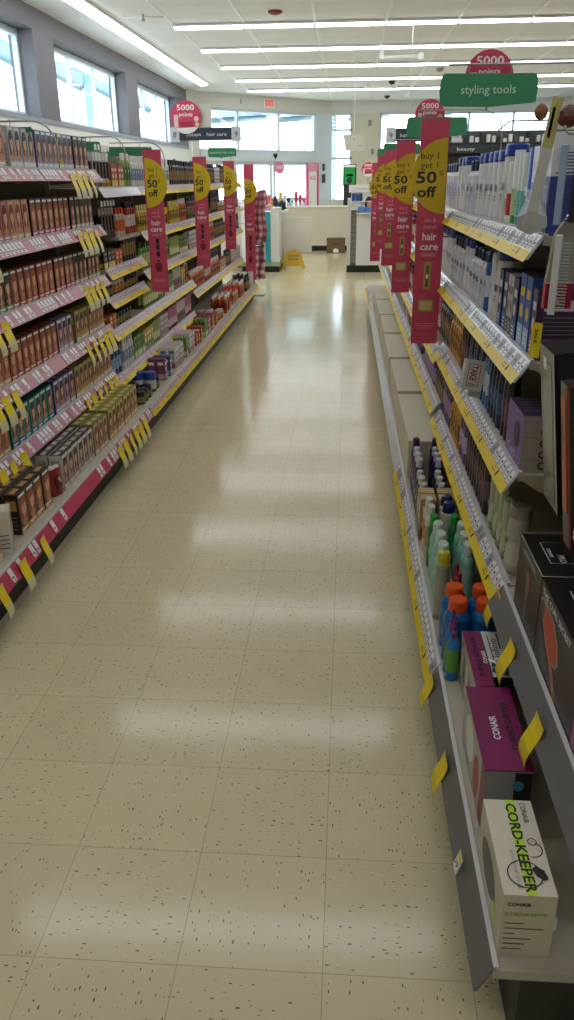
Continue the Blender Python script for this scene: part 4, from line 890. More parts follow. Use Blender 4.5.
# ------------------------------------------------------------------ hanging banners
def banner(side, kind, label, x0, y, w, z0, z1):
    t = thing('sale_banner', label, 'banner', (x0, y, z0), 0, 'pink sale banners along the %s shelves' % ('left' if side == 'L' else 'right'))
    h = z1-z0; BP = mat('#d24e6a' if side == 'L' else '#cd4862', .5); s = w/.122
    mb = MB(); mb.box(0, w, 0, .004, 0, h, BP); fr = ((0, 0, 0), (1, 0, 0), (0, 0, 1), (0, -1, 0))
    LP = mat('#f3b8c0', .5); mb.text(fr, 'mix &', w*.5, h*.565, .026*s, LP, width=w*.42); mb.text(fr, 'match', w*.5, h*.535, .026*s, LP, width=w*.46)
    mb.text(fr, 'hair', w*.5, h*.485, .045*s, WHITE, width=w*.52, bold=True); mb.text(fr, 'care', w*.5, h*.44, .045*s, WHITE, width=w*.66, bold=True)
    for k, q in ((.42, .3), (.412, .25)): mb.rect(fr, w*(.5-q), h*k, w*(.5+q), h*k+.002, LP)
    if side == 'L':
        mb.rect(fr, w*.42, h*.26, w*.6, h*.39, INK); mb.rect(fr, w*.44, h*.345, w*.58, h*.355, mat('#8a3a4a'), .0012); mb.rect(fr, w*.45, h*.30, w*.57, h*.31, GREY, .0012)
        mb.ring(fr, w*.5, h*.185, w*.2, .005, INK, .0008); mb.rect(fr, w*.36, h*.15, w*.64, h*.215, mat('#7a2438'), .001); mb.rect(fr, w*.4, h*.225, w*.6, h*.235, INK)
    else:
        mb.rect(fr, w*.36, h*.26, w*.62, h*.385, GOLD); mb.rect(fr, w*.43, h*.27, w*.55, h*.37, mat('#6a5a3c'), .0012); mb.rect(fr, w*.45, h*.31, w*.53, h*.33, TAGW, .0016)
        mb.rect(fr, w*.2, h*.155, w*.78, h*.21, GOLD); mb.rect(fr, w*.26, h*.162, w*.72, h*.203, mat('#d8c07a'), .0012)
    for k, q in ((.095, .38), (.085, .34), (.075, .25)): mb.rect(fr, w*(.5-q), h*k, w*(.5+q), h*k+.0015, LP)
    mb.build('banner_panel', t)
    r = .125*s*(1.04 if side == 'L' else 1.2); cz = h*.775 if side == 'L' else h*.76; R_ = .155
    mb = MB(); n = 22; outl = []
    if side == 'L':
        cx = w*.08; a0, a1 = -pi/2, pi/2; rx = w*1.18
        pts = [(cx+rx*cos(a0+(a1-a0)*k/n), cz+R_*sin(a0+(a1-a0)*k/n)) for k in range(n+1)]
    else:
        cx = w*.97; a0, a1 = pi/2, 3*pi/2; rx = w*1.22
        pts = [(cx+rx*cos(a0+(a1-a0)*k/n), cz+R_*sin(a0+(a1-a0)*k/n)) for k in range(n+1)]
    mb.prism(pts, 'y', -.0035, -.0008, mat('#dfc21c' if side == 'L' else '#c9ab12', .5)); fr = ((0, -.0035, 0), (1, 0, 0), (0, 0, 1), (0, -1, 0))
    cxx = w*.5 if side == 'L' else w*.36; wd = w*.78 if side == 'L' else w*1.0
    mb.text(fr, 'buy 1', cxx, cz+.072, .038, INK, width=wd*.62); mb.text(fr, 'get 1', cxx, cz+.034, .038, INK, width=wd*.6)
    mb.text(fr, '50', cxx-wd*.08, cz-.025, .066, INK, width=wd*.72, bold=True); mb.text(fr, '%', cxx+wd*.42, cz+.005, .028, INK, width=wd*.16)
    mb.text(fr, 'off', cxx-wd*.05, cz-.082, .06, INK, width=wd*.68, bold=True)
    mb.build('offer_badge', t)
    mb = MB(); mb.tube([(w*.5, .008, h*.62), (w*.5, .008, h*.5), (0-.09 if side == 'L' else w+.06, .008, h*.5)], .004, STEEL); mb.build('mounting_clip', t)
    return t
for k, (y, q) in enumerate(((5.70, 'nearest'), (7.53, 'second nearest'), (9.36, 'third nearest'))):
    banner('L', 0, 'pink buy 1 get 1 banner on the left shelves, %s' % q, -1.36, y, .122, .795, 1.705)
banner('L', 0, 'long pink buy 1 get 1 banner, last on the left by the plaid garments', -1.36, 11.19, .135, .26, 1.70)
banner('R', 0, 'pink buy 1 get 1 banner on the right shelves, largest and nearest', .306, 3.83, .122, .795, 1.75)
for y, q in ((5.66, 'second'), (7.49, 'third'), (9.32, 'fourth')):
    banner('R', 0, 'pink buy 1 get 1 banner on the right shelves, %s from the front' % q, .303, y, .122, .795, 1.735)
banner('R', 0, 'pink buy 1 get 1 banner on the right shelves, last before the white kiosk', .30, 11.15, .13, .5, 1.70)

# ------------------------------------------------------------------ green category signs on arched wires
def green_sign(label, x0, x1, y, z0, z1, txt, arc, tx=None, slant=.0):
    t = thing('category_sign', label, 'sign', (x0, y, z0), 0, 'green category signs'); w, h = x1-x0, z1-z0
    mb = MB(); out = [(0, h*.5), (.008, h*.93), (.02, h), (w*.5, h*.98), (w-.02, h*1.0-.004), (w-.006, h*.93), (w, h*.5), (w-.004, h*.12), (w*.5, 0), (.02, h*.04), (.006, h*.1)]
    mb.prism(out, 'y', 0, .004, mat('#3a8a5c', .55)); fr = ((0, 0, 0), (1, 0, 0), (0, 0, 1), (0, -1, 0))
    if txt: mb.text(fr, txt, w*.5, h*.4, h*.36, mat('#cfe6d4', .5), width=w*.56 if tx is None else tx)
    mb.build('sign_panel', t)
    mb = MB(); mb.tube([(p[0]-x0, p[1], p[2]-z0) for p in arc], .004, STEEL, 6)
    for q in (.3, .72): mb.tube([(w*q, .006, h-.005), (w*q, .006, h+.03)], .002, STEEL, 4)
    mb.build('wire_arm', t); return t
def arcpts(x0, x1, z0, z1, dy=.006, n=8):      # horizontal run from x0, then a quarter bend down to z0 at x1
    r = abs(x1-x0)*.28; s = 1 if x1 > x0 else -1; pts = [(x0, dy, z1), (x1-s*r, dy, z1)]
    for k in range(1, n+1): a = pi/2*k/n; pts.append((x1-s*r+s*r*sin(a), dy, z1-r+r*cos(a)))
    return pts+[(x1, dy, z0)]
green_sign('large green styling tools sign above the right shelves', .33, .69, 3.38, 1.758, 1.872, 'styling tools', arcpts(.36, 1.0, 1.5, 1.90), .2)
green_sign('green salon sign behind the nearest right banner', .335, .695, 5.3, 1.735, 1.85, 'salon', arcpts(.4, .9, 1.5, 1.885), .1)
green_sign('green sign at the far end of the right shelves, behind the banners', .33, .69, 8.6, 1.72, 1.83, 'hair', arcpts(.4, .9, 1.5, 1.86), .08)
green_sign('green sign last on the right shelves before the entrance', .33, .69, 10.4, 1.73, 1.84, 'hair care', arcpts(.4, .9, 1.5, 1.87), .16)
green_sign('green bath sign above the near left shelves', -1.76, -1.40, 3.83, 1.715, 1.745, 'bath', arcpts(-1.66, -1.30, 1.6, 1.765), .07)
green_sign('green sign peeking over the pink-railed left shelves', -1.68, -1.46, 5.09, 1.665, 1.735, '', arcpts(-1.62, -1.32, 1.6, 1.757))
green_sign('green sign left of the first left banner', -1.68, -1.36, 6.0, 1.67, 1.735, '', arcpts(-1.66, -1.28, 1.6, 1.76))
green_sign('green specialty hair care sign over the left far bays', -1.62, -1.29, 10.0, 1.755, 1.86, 'specialty hair care', arcpts(-1.7, -1.36, 1.6, 1.9), .29)
# other aisle's green sign glimpsed at the right
green_sign('green sign of the next aisle, right edge beyond the tall cartons', 1.28, 1.75, 5.2, 1.66, 1.78, '', arcpts(1.2, 1.9, 1.5, 1.8))
# pink round points signs
def points_sign(label, x, y, z, r, drop=.02):
    t = thing('round_sign', label, 'sign', (x, y, z), 0, 'round pink points signs'); mb = MB(); n = 28
    mb.prism([(r*cos(2*pi*k/n), r*sin(2*pi*k/n)) for k in range(n)], 'y', 0, .004, mat('#d63f5e', .5)); fr = ((0, 0, 0), (1, 0, 0), (0, 0, 1), (0, -1, 0))
    mb.text(fr, '5000', 0, r*.42, r*.46, WHITE, width=r*1.15, bold=True); mb.text(fr, 'points', 0, r*.06, r*.34, WHITE, width=r*.9, bold=True)
    mb.rect(fr, -r*.42, -r*.62, r*.42, -r*.25, mat('#b02c48')); mb.rect(fr, -r*.8, -r*.6, -r*.52, r*.15, mat('#f0c8d0')); mb.ell(fr, r*.68, -r*.1, r*.16, r*.16, mat('#f0c8d0')); mb.ell(fr, r*.72, -r*.42, r*.14, r*.14, mat('#e8d8a0'))
    mb.shape(fr, [(r*.98*cos(a), r*.98*sin(a)) for a in [radians(q) for q in range(-140, -35, 8)]], mat('#f0ece4'), .0009)
    mb.build('sign_panel', t); mb = MB(); mb.tube([(0, .008, r*.3), (0, .008, -r*1.1-drop)], .004+.004*(drop > .1), STEEL); mb.build('support_rod', t); return t
points_sign('round pink 5000 points sign directly above the styling tools sign', .515, 3.42, 1.865, .088)
points_sign('round pink 5000 points sign above the salon sign', .475, 5.35, 1.86, .088)
# aisle number signs
def aisle_sign(label, x0, x1, y, z0, z1, left, right, words, top=False):
    t = thing('aisle_sign', label, 'sign', (x0, y, z0)); w, h = x1-x0, z1-z0; q = h*.95
    mb = MB(); mb.box(0, w, 0, .03, h*.08, h*.95, mat('#2c3848', .5)); fr = ((0, 0, 0), (1, 0, 0), (0, 0, 1), (0, 0-1, 0))
    for s_, u in words: mb.text(fr, s_, u*w, h*.38, h*.34, WHITE, width=len(s_)*h*.165)
    mb.build('sign_panel', t)
    for k, (tx, u) in enumerate(((left, 0), (right, w))):
        if not tx: continue
        mb = MB(); a = u if k == 0 else w-q*.72; mb.box(a, a+q*.72, -.012, .042, 0, h, mat('#cdd0d4', .5)); fr2 = ((a, -.012, 0), (1, 0, 0), (0, 0, 1), (0, -1, 0)); mb.text(fr2, tx, q*.36, h*.3, h*.55, INK, width=h*.26); mb.build('number_block', t)
    mb = MB()
    for u in (w*.3, w*.75):
        mb = MB(); mb.tube([(u, .015, h*.5), (u, .015, CZ-z0 if top else -z0)], .0025 if top else .008, WHITE, 6); mb.build('support_post', t); return t
aisle_sign('dark aisle sign with numbers 8 and 9 over the left shelf end', -2.35, -1.42, 11.5, 1.985, 2.16, '8', '9', [('lotion', .34), ('hair care', .66)])
aisle_sign('dark aisle sign with number 9 over the right shelf end', .575, 1.75, 14.0, 2.03, 2.25, '9', '10', [('hair care', .33), ('vitamins', .7)], top=True)
points_sign('round pink 5000 points sign on the dark 8 and 9 aisle sign', -2.13, 11.483, 2.275, .2)
mb = MB(); mb.box(-.13, .13, 0, .01, 0, .3, mat('#d9d4c8', .6)); o = mb.build('paper_notice'); o.location = (-1.93, 11.52, 2.13); tag(o, 'cream paper notice behind the round sign on the left aisle sign', 'notice')

# ------------------------------------------------------------------ yellow curled price flags on the rails
def flag(key, w=.034, h=.1, tail='#d8cfa0'):
    mb = MB(); n = 8; Y = YTAG; pts = []
    for k in range(n+1):
        t_ = k/n; pts.append((-.004-.03*sin(t_*2.3)*t_-.006*t_, -h*t_))
    for k in range(n):
        (a, z_a), (b, z_b) = pts[k], pts[k+1]
        mt = Y if k < n*.62 else mat(tail, .5)
        mb.add([(-w/2, a, z_a), (w/2, a, z_a), (w/2, b, z_b), (-w/2, b, z_b), (-w/2, a+.0012, z_a), (w/2, a+.0012, z_a), (w/2, b+.0012, z_b), (-w/2, b+.0012, z_b)], [[3, 2, 1, 0], [4, 5, 6, 7], [0, 4, 7, 3], [1, 2, 6, 5]], mt)
    fr = ((-w/2, -.0055, -h*.4), (1, 0, 0), (0, .25, 1), (0, -1, 0)); mb.rect(fr, w*.1, h*.22, w*.9, h*.3, INK, .004); mb.text(fr, '50', w*.5, h*.02, .017, INK, width=w*.6, l=.007, bold=True)
    o = mb.build('sale_tag'); tag(o, '', 'tag'); P[key] = dict(o=proto(o), look='yellow sale tag', w=w, d=0, g='yellow sale tags on the rails'); return o
flag('f1', .062, .12); flag('f2', .065, .1, '#e0c828')
def flags(z, ys, where, x=-1.392, key='f1'):
    for i, y in enumerate(ys):
        o = dup(P[key]['o'], 'yellow curled sale tag on %s, %s from the near end' % (where, nth(i+1)), P[key]['g']); o.location = (x, y, z); o.rotation_euler = (0, 0, pi/2+rng.uniform(-.15, .15))
far4 = [4.28, 4.38, 4.48, 4.58]
flags(1.555, far4, 'the top pink rail'); flags(1.27, [3.17]+[4.3, 4.4, 4.5, 4.6], 'the second pink rail down')
flags(.99, [3.12, 3.22]+[4.32, 4.42, 4.52, 4.62], 'the third pink rail down')
flags(.705, [3.02, 3.12, 3.22]+[4.25, 4.36, 4.47, 4.58, 4.68], 'the fourth pink rail down')
flags(.43, [2.88, 2.99, 3.1, 3.22]+[4.15, 4.26, 4.37, 4.48, 4.59, 4.69], 'the fifth pink rail down')
flags(.205, [2.42, 2.63, 2.84]+[4.02, 4.13, 4.24, 4.35, 4.46, 4.57], 'the lowest pink rail', x=-1.199)
def rflag(label, x, y, z, h=.075, w=.045):
    o = dup(P['f2']['o'], label, P['f2']['g']); o.location = (x, y, z); o.rotation_euler = (0, 0, -pi/2); return o
rflag('yellow sale tag on the grey right rail beside the silver box', .425, 1.72, .462); rflag('yellow sale tag on the nearest right shelf rail, closest to the camera', .425, 1.42, .462)
rflag('yellow sale tag at the far end of the nearest right shelf rail', .437, 1.99, .462)
rflag('yellow sale tag on the lower right rail beside the purple dryer box', .27, 1.62, .19); rflag('yellow sale tag on the lower right rail under the slim blue bottles', .27, 1.97, .19)
mb = MB(); mb.box(-.016, .016, -.0015, 0, -.04, 0, TAGW); fr = ((-.016, -.0015, -.04), (1, 0, 0), (0, 0, 1), (0, -1, 0)); mb.rect(fr, 0, .03, .032, .04, YTAG); mb.text(fr, '19', .016, .01, .018, INK, width=.018, bold=True)
o = mb.build('price_card'); o.location = (.264, 1.305, .196); o.rotation_euler = (-.3, 0, -pi/2); tag(o, 'white price card with 19 on the lower right rail by the white box', 'tag')
# near end of the right bay: upright side rack sliver
t = thing('side_rack', 'cream slotted rack edge standing at the bottom right corner', 'rack', (.449, .955, 0))
mb = MB(); mb.box(.0, .012, 0, .05, .13, .30, mat('#c9bd9c', .5)); mb.box(.0, .2, 0, .05, .125, .135, mat('#c9bd9c', .5)); mb.build('rack_panel', t)
mb = MB(); mb.box(.014, .03, .01, .04, 0, .125, KICK); mb.build('foot', t)
mb = MB()
for k in range(7): mb.box(-.001, .013, -.001, .012, .15+.02*k, .156+.02*k, BLACK)
mb.build('slots', t)

# ================================================================== FAR END
PL = plaid_mat()
def cloth(label, x0, x1, y, z0, z1, seed):
    r = random.Random(seed); mb = MB(); nx, nz = 14, 20; vs = []; fs = []
    for j in range(nz+1):
        for i in range(nx+1):
            u, v = i/nx, j/nz; vs.append((x0+(x1-x0)*u+.02*sin(v*9+seed)*v, y+.035*sin(u*13+seed+v*2)-.03*v, z1+(z0-z1)*v+.012*sin(u*9)))
    for j in range(nz):
        for i in range(nx): a = j*(nx+1)+i; fs.append([a, a+1, a+nx+2, a+nx+1])
    mb.add(vs, fs, PL, True); o = mb.build('hanging_garment'); so = o.modifiers.new('thickness', 'SOLIDIFY'); so.thickness = .012; tag(o, label, 'garment', 'pink plaid garments'); return o
cloth('pink plaid garment hanging upper at the end of the left shelves', -1.34, -1.10, 11.42, .72, 1.38, 1)
cloth('pink plaid garment hanging lower at the end of the left shelves', -1.33, -1.12, 11.40, .25, .69, 4)
t = thing('garment_rack', 'thin steel rack holding the plaid garments at the left shelf end', 'rack', (-1.3, 11.5, 0))
mb = MB(); mb.tube([(0, .08, 0), (0, .08, 1.42)], .012, STEEL); mb.tube([(-.1, -.05, 1.405), (.14, -.05, 1.405)], .006, STEEL); mb.tube([(0, .08, 1.41), (0, -.05, 1.405)], .006, STEEL); mb.build('rack_frame', t)
mb = MB(); mb.box(-.15, .15, -.02, .2, 0, .02, STEEL); mb.build('base_plate', t)

# left end display with turquoise side
t = thing('display_fixture', 'white display fixture with turquoise side panel past the plaid garments', 'display', (-1.85, 14.7, 0)); TQ = mat('#159fae', .5)
mb = MB(); mb.box(0, .6, 0, .55, .15, 1.0, WHITE); mb.box(.52, .66, -.03, .6, .15, 1.06, mat('#d9d9d2')); mb.build('cabinet_body', t)
mb = MB(); mb.box(.42, .5, -.04, 0, .17, 1.0, TQ); mb.build('side_panel', t)
mb = MB(); mb.box(0, .66, -.03, .6, .0, .1, KICK); mb.build('kick_plate', t)
mb = MB(); mb.box(-.1, .67, -.06, .6, .1, .17, mat('#98a07c', .5)); mb.build('base_shelf', t)
for z in (.45, .72):
    mb = MB(); mb.box(.2, .42, -.14, 0, z, z+.015, WHITE); mb.build('shelf', t)
for k, (z, c, q) in enumerate(((.171, '#b83a48', 'lowest'), (.466, '#3a4a7a', 'middle'), (.736, '#c86a8a', 'upper'))):
    mb = MB(); mb.cbox(0, .17, 0, .11, 0, .12, mat(c)); mb.rect(((0, 0, 0), (1, 0, 0), (0, 0, 1), (0, -1, 0)), .03, .03, .14, .07, WHITE); o = mb.build('gift_box'); o.location = (-1.64, 14.555 if z > .2 else 14.56+.07, z+.0005)
    if z < .2: o.location.y = 14.648-.0; o.location.x = -1.70; o.location.y = 14.585
    tag(o, 'boxed item on the %s ledge of the turquoise display' % q, 'box')
# checkout counter with white gate panel
t = thing('checkout_counter', 'white checkout counter with a square gate panel facing the aisle', 'counter', (-1.9, 15.5, 0)); CW = mat('#d9d6cb', .5)
mb = MB(); mb.box(-.6, .74, 0, .7, .08, .95, CW); mb.build('counter_body', t)
mb = MB(); mb.box(-.65, .78, -.04, .74, .95, .99, mat('#e4e2da', .4)); mb.build('counter_top', t)
mb = MB(); mb.box(-.6, .72, .02, .68, 0, .08, KICK); mb.build('kick_plate', t)
mb = MB(); mb.cbox(.66, 1.25, -.13, -.10, .28, .88, mat('#ddd9cb', .5), .004); mb.build('gate_panel', t)
mb = MB(); mb.box(.62, .68, -.12, 0, .3, .86, mat('#8a8678', .4)); mb.build('hinge_post', t)
mb = MB(); mb.box(.655, .71, -.145, -.13, .77, .79, BLACK); mb.build('latch', t)
# counter clutter
cl = [('carry_bag', 'white crumpled plastic bag on the checkout counter', 'bag', -2.08, 15.8, .2, .2, '#e9e8e4'), ('flower_bucket', 'orange wrapped bundle on the checkout counter', 'bundle', -1.70, 15.82, .1, .22, '#c26a3a'), ('card_terminal', 'black card terminal on the checkout counter edge', 'terminal', -1.22, 15.75, .07, .17, '#1c1b1f'), ('tissue_bundle', 'pale pink bundle on the checkout counter', 'bundle', -1.45, 15.65, .12, .1, '#c98f8c'), ('drink_bottle', 'dark bottle on the checkout counter', 'bottle', -1.36, 16.0, .05, .24, '#22242c'), ('snack_bag', 'brown and cream snack bag at the left of the counter', 'bag', -2.42, 15.62, .1, .12, '#a88a5c')]
for nm, lb, ct, x, y, r, h, c in cl:
    mb = MB(); m_ = mat(c, .5); mb.lathe([(r*.8, 0, m_), (r, h*.3, m_), (r*.85, h*.7, m_), (r*.4, h*.95, m_), (r*.2, h, m_)], n=10, sy=.7); o = mb.build(nm); o.location = (x, y, .991); tag(o, lb, ct)
    if 'bag' in nm or 'bundle' in nm:
        for v in o.data.vertices: v.co.x += .02*sin(v.co.z*40+v.co.y*30); v.co.y += .015*cos(v.co.z*50+v.co.x*40)
        for p_ in o.data.polygons: p_.use_smooth = False
# small goods on and behind the counter
gcols = ['#c23b3b', '#2f5aa0', '#e0b23a', '#d9d6d0', '#c25a8a', '#2f8a8a', '#8a4a2a', '#cfcfd6']
for k in range(14):
    x = -2.3+.085*k; c = gcols[k % 8]; mb = MB(); mb.cbox(-.03, .03, 0, .03, 0, .11+.03*(k % 3), mat(c), .003); mb.rect(((-.03, 0, 0), (1, 0, 0), (0, 0, 1), (0, -1, 0)), .01, .04, .05, .08, WHITE)
    o = mb.build('impulse_item'); o.location = (x, 16.12, .991); tag(o, 'small packet at the back of the checkout counter, %s from the left' % nth(k+1), 'packet', 'packets on the checkout counter')
# wet floor sign
t = thing('wet_floor_sign', 'yellow folding wet floor sign below the white gate panel', 'sign', (-.98, 15.28, 0)); WF = mat('#dcae12', .4)
for s_ in (-1, 1):
    mb = MB(); pts = [(-.21, 0), (-.17, 0), (-.155, .04), (.155, .04), (.17, 0), (.21, 0), (.13, .3), (-.13, .3)]
    vs = [(p[0], s_*(.11-.10*p[1]/.3), p[1]) for p in pts]; vs2 = [(p[0], s_*(.11-.10*p[1]/.3)+.008, p[1]) for p in pts]; n = 8
    mb.add(vs+vs2, [list(range(n))[::-1], list(range(n, 2*n))]+[[i, (i+1) % n, n+(i+1) % n, n+i] for i in range(n)], WF)
    if s_ < 0:
        nv = Vector((0, -.3, -.1)).normalized(); vv = Vector((0, .1, .3)).normalized(); fr = ((0, -.11, 0), (1, 0, 0), tuple(vv), (0, nv.y, -nv.z*-1))
        mb.text(fr, 'CAUTION', 0, .22, .045, INK, width=.2, bold=True, l=.003); mb.text(fr, 'WET FLOOR', 0, .165, .04, INK, width=.2, bold=True, l=.003); mb.rect(fr, -.12, .13, .12, .135, INK, .003); mb.rect(fr, -.1, .09, .1, .095, INK, .003)
    mb.build('sign_leaf', t)
mb = MB(); mb.box(-.05, .05, -.02, .02, .295, .32, WF); mb.build('handle', t)
# half wall, skirting, cardboard box
mb = MB(); mb.box(-1.6, 1.4, 19.2, 19.32, 0, .93, CREAMW); mb.box(-1.62, 1.42, 19.17, 19.35, .93, .96, WHITE); struct(mb, 'wall_partition')
mb = MB(); mb.box(-1.6, 1.4, 19.185, 19.2, 0, .11, BLACK); struct(mb, 'baseboard_partition')
t = thing('cardboard_box', 'brown cardboard box with hand hole on the floor by the half wall', 'box', (-.25, 18.45, 0)); CBD = mat('#6e573c', .8, vary=.1)
mb = MB(); mb.cbox(-.2, .2, 0, .3, 0, .3, CBD, .004); fr = ((-.2, 0, 0), (1, 0, 0), (0, 0, 1), (0, -1, 0)); mb.shape(fr, [(.14, .02), (.26, .02), (.25, .1), (.22, .09), (.2, .11), (.18, .09), (.15, .1)], WHITE); mb.ell(fr, .2, .2, .1, .02, mat('#4a3a28')); mb.build('carton_body', t)
mb = MB(); mb.box(-.205, .205, -.005, .305, .3, .312, mat('#5e4a32', .8)); mb.build('lid', t)
# white kiosk on the right with slatwall side and portrait poster
t = thing('photo_kiosk', 'white kiosk with slatted side, blue boxes and a woman poster, right of the walkway', 'kiosk', (-.01, 14.6, 0))
mb = MB(); mb.box(0, .06, -.02, .6, .12, 1.2, mat('#cfcdc4')); mb.build('side_frame', t)
mb = MB(); mb.box(.062, .16, .03, .06, .15, 1.02, mat('#8c8778', .5))
for k in range(9): mb.box(.062, .16, .026, .031, .2+.09*k, .206+.09*k, DKGREY)
mb.build('slatwall', t)
mb = MB(); mb.cbox(.16, .62, -.03, .6, .12, .98, mat('#dfddd4'), .004); mb.build('cabinet_body', t)
mb = MB(); mb.box(.06, .64, -.04, .6, 1.02, 1.3, mat('#e4e2da')); mb.build('header_panel', t)
mb = MB(); mb.box(.02, .6, -.06, .0, 1.30, 1.42, WHITE); fr = ((.02, -.06, 1.30), (1, 0, 0), (0, 0, 1), (0, -1, 0)); mb.text(fr, 'CONNECT', .22, .045, .04, GREY, width=.26); mb.build('title_board', t)
mb = MB(); mb.box(.0, .62, .0, .6, 0, .12, KICK); mb.build('kick_plate', t)
mb = MB(); mb.box(.26, .44, -.05, -.04, 1.0, 1.24, mat('#e6e2da')); fr = ((.26, -.05, .94), (1, 0, 0), (0, 0, 1), (0, -1, 0)); mb.ell(fr, .1, .18, .07, .12, mat('#3a1d14')); mb.ell(fr, .11, .17, .042, .065, SK, .001); mb.ell(fr, .11, .15, .012, .004, mat('#b04048'), .0014); [mb.ell(fr, .11+q, .185, .007, .004, INK, .0014) for q in (-.015, .015)]; mb.build('portrait_poster', t)
mb = MB(); mb.box(.5, .56, -.05, -.03, .3, .45, BLACK); mb.box(.5, .56, -.05, -.03, .62, .75, BLACK); mb.build('card_slot', t)
for k in range(2):
    mb = MB(); mb.cbox(0, .11, 0, .08, 0, .09, mat('#5b83c4'), .003); o = mb.build('photo_paper_box'); o.location = (.17+.118*k, 14.468, .9805); tag(o, 'blue box on the white kiosk ledge, %s one' % ('left', 'right')[k], 'box', 'blue boxes on the kiosk')
mb = MB(); mb.box(.14, .62, -.135, -.031, .965, .98, WHITE); mb.build('ledge', t)
for k in range(3):
    mb = MB(); mb.cbox(0, .05, 0, .03, 0, .12, mat(['#2f4a8a', '#3a5aa0', '#2a3a6a', '#d8d8d4', '#c8c8c8', '#e4e4e0'][k]), .002); o = mb.build('gift_card_pack'); o.location = (.06+.062*k, 14.51, 1.165); o.location.y = 14.52
    o.parent = None; tag(o, 'small card pack in the kiosk header rack, %s from the left' % nth(k+1), 'pack', 'card packs on the kiosk')
mb = MB(); mb.box(.06, .5, -.09, -.041, 1.15, 1.164, WHITE); mb.build('card_ledge', t)
# hanging white board
t = thing('hanging_board', 'off-white square board hanging from a rod above the walkway', 'board', (.085, 16, 1.99))
mb = MB(); mb.prism([(-.15, .0), (.19, -.003), (.15, .26), (-.2, .265)], 'y', 0, .03, mat('#d8d3c0', .5)); fr = ((0, 0, 0), (1, 0, 0), (0, 0, 1), (0, -1, 0)); mb.rect(fr, -.14, .07, -.08, .08, GREY); mb.rect(fr, .08, .07, .14, .08, GREY); mb.ell(fr, 0, .18, .012, .012, GREY); mb.build('board_panel', t)
mb = MB(); mb.tube([(0, .015, .26), (0, .015, CZ-1.99)], .008, WHITE); mb.build('rod', t)
# green machine by the window
t = thing('rental_kiosk', 'green and black machine beside the narrow bright window', 'machine', (.02, 19.6, 0))
mb = MB(); mb.cbox(-.13, .13, 0, .3, .0, 1.36, mat('#2a2b2a'), .01); mb.build('cabinet_body', t)
mb = MB(); mb.cbox(-.15, .15, -.02, .32, 1.36, 1.82, mat('#1d2a22'), .01); fr = ((-.15, -.02, 1.36), (1, 0, 0), (0, 0, 1), (0, -1, 0)); mb.rect(fr, .03, .04, .27, .38, mat('#0f9a3c', .4)); mb.rect(fr, .08, .2, .22, .25, mat('#c8d828')); mb.ell(fr, .15, .12, .06, .07, INK, .001); mb.rect(fr, .02, .39, .28, .44, WHITE); mb.build('lit_header', t)
points_sign('round pink sign on a post beside the green machine', .43, 19.4, 1.70, .15, 1.53)
t = thing('display_shelf', 'low dark shelf stand with yellow and red goods under the round pink sign', 'shelf', (.45, 19.7, 0))
mb = MB(); mb.box(0, .6, 0, .3, 0, 1.3, mat('#cfc7b2')); mb.build('cabinet_body', t)
for k, c in enumerate(('#e0c020', '#d03a50', '#e8d23a', '#b82c3c')):
    mb = MB(); mb.cbox(0, .12, 0, .1, 0, .14, mat(c), .004); mb.rect(((0, 0, 0), (1, 0, 0), (0, 0, 1), (0, -1, 0)), .02, .05, .1, .09, WHITE); o = mb.build('snack_box'); o.location = (.46+.135*k, 19.78, 1.301); tag(o, 'snack box on the pale stand, %s from the left' % nth(k+1), 'box', 'snack boxes by the round sign')
# entrance poster, pink gate and decal on the doors
def onwall(o, u, z, off=.0):
    p = A+(B-A).normalized()*u; n = Vector((sin(AANG), -cos(AANG)))*off; o.location = (p.x+n.x, p.y+n.y, z); o.rotation_euler = (0, 0, AANG)
t = thing('door_security_gate', 'pink-framed white security gate standing before the entrance doors', 'gate'); onwall(t, 3.78, 0, .9); t.scale = (.8, .8, 1)
PK = mat('#d85a80', .5); mb = MB(); mb.box(-.3, -.22, 0, .08, 0, 1.95, PK); mb.box(.22, .3, 0, .08, 0, 1.95, PK); mb.box(-.3, .3, 0, .08, 1.72, 1.95, mat('#e8a0b4', .5)); mb.build('gate_frame', t)
mb = MB(); mb.box(-.22, .22, .02, .06, .2, 1.72, mat('#f0eeee')); fr = ((-.22, .02, .2), (1, 0, 0), (0, 0, 1), (0, -1, 0)); mb.text(fr, 'SALE', .22, 1.3, .14, PK, width=.3, bold=True); mb.build('gate_panel', t)
t = thing('window_decal', 'round pink decal on the sliding door glass', 'decal'); onwall(t, 3.25, 1.83, .03)
mb = MB(); mb.prism([(.19*cos(2*pi*k/20), .17*sin(2*pi*k/20)) for k in range(20)], 'y', 0, .004, mat('#e77f98')); mb.text(((0, 0, 0), (1, 0, 0), (0, 0, 1), (0, -1, 0)), '5000', 0, -.02, .12, WHITE, width=.26, bold=True); mb.build('decal_panel', t)
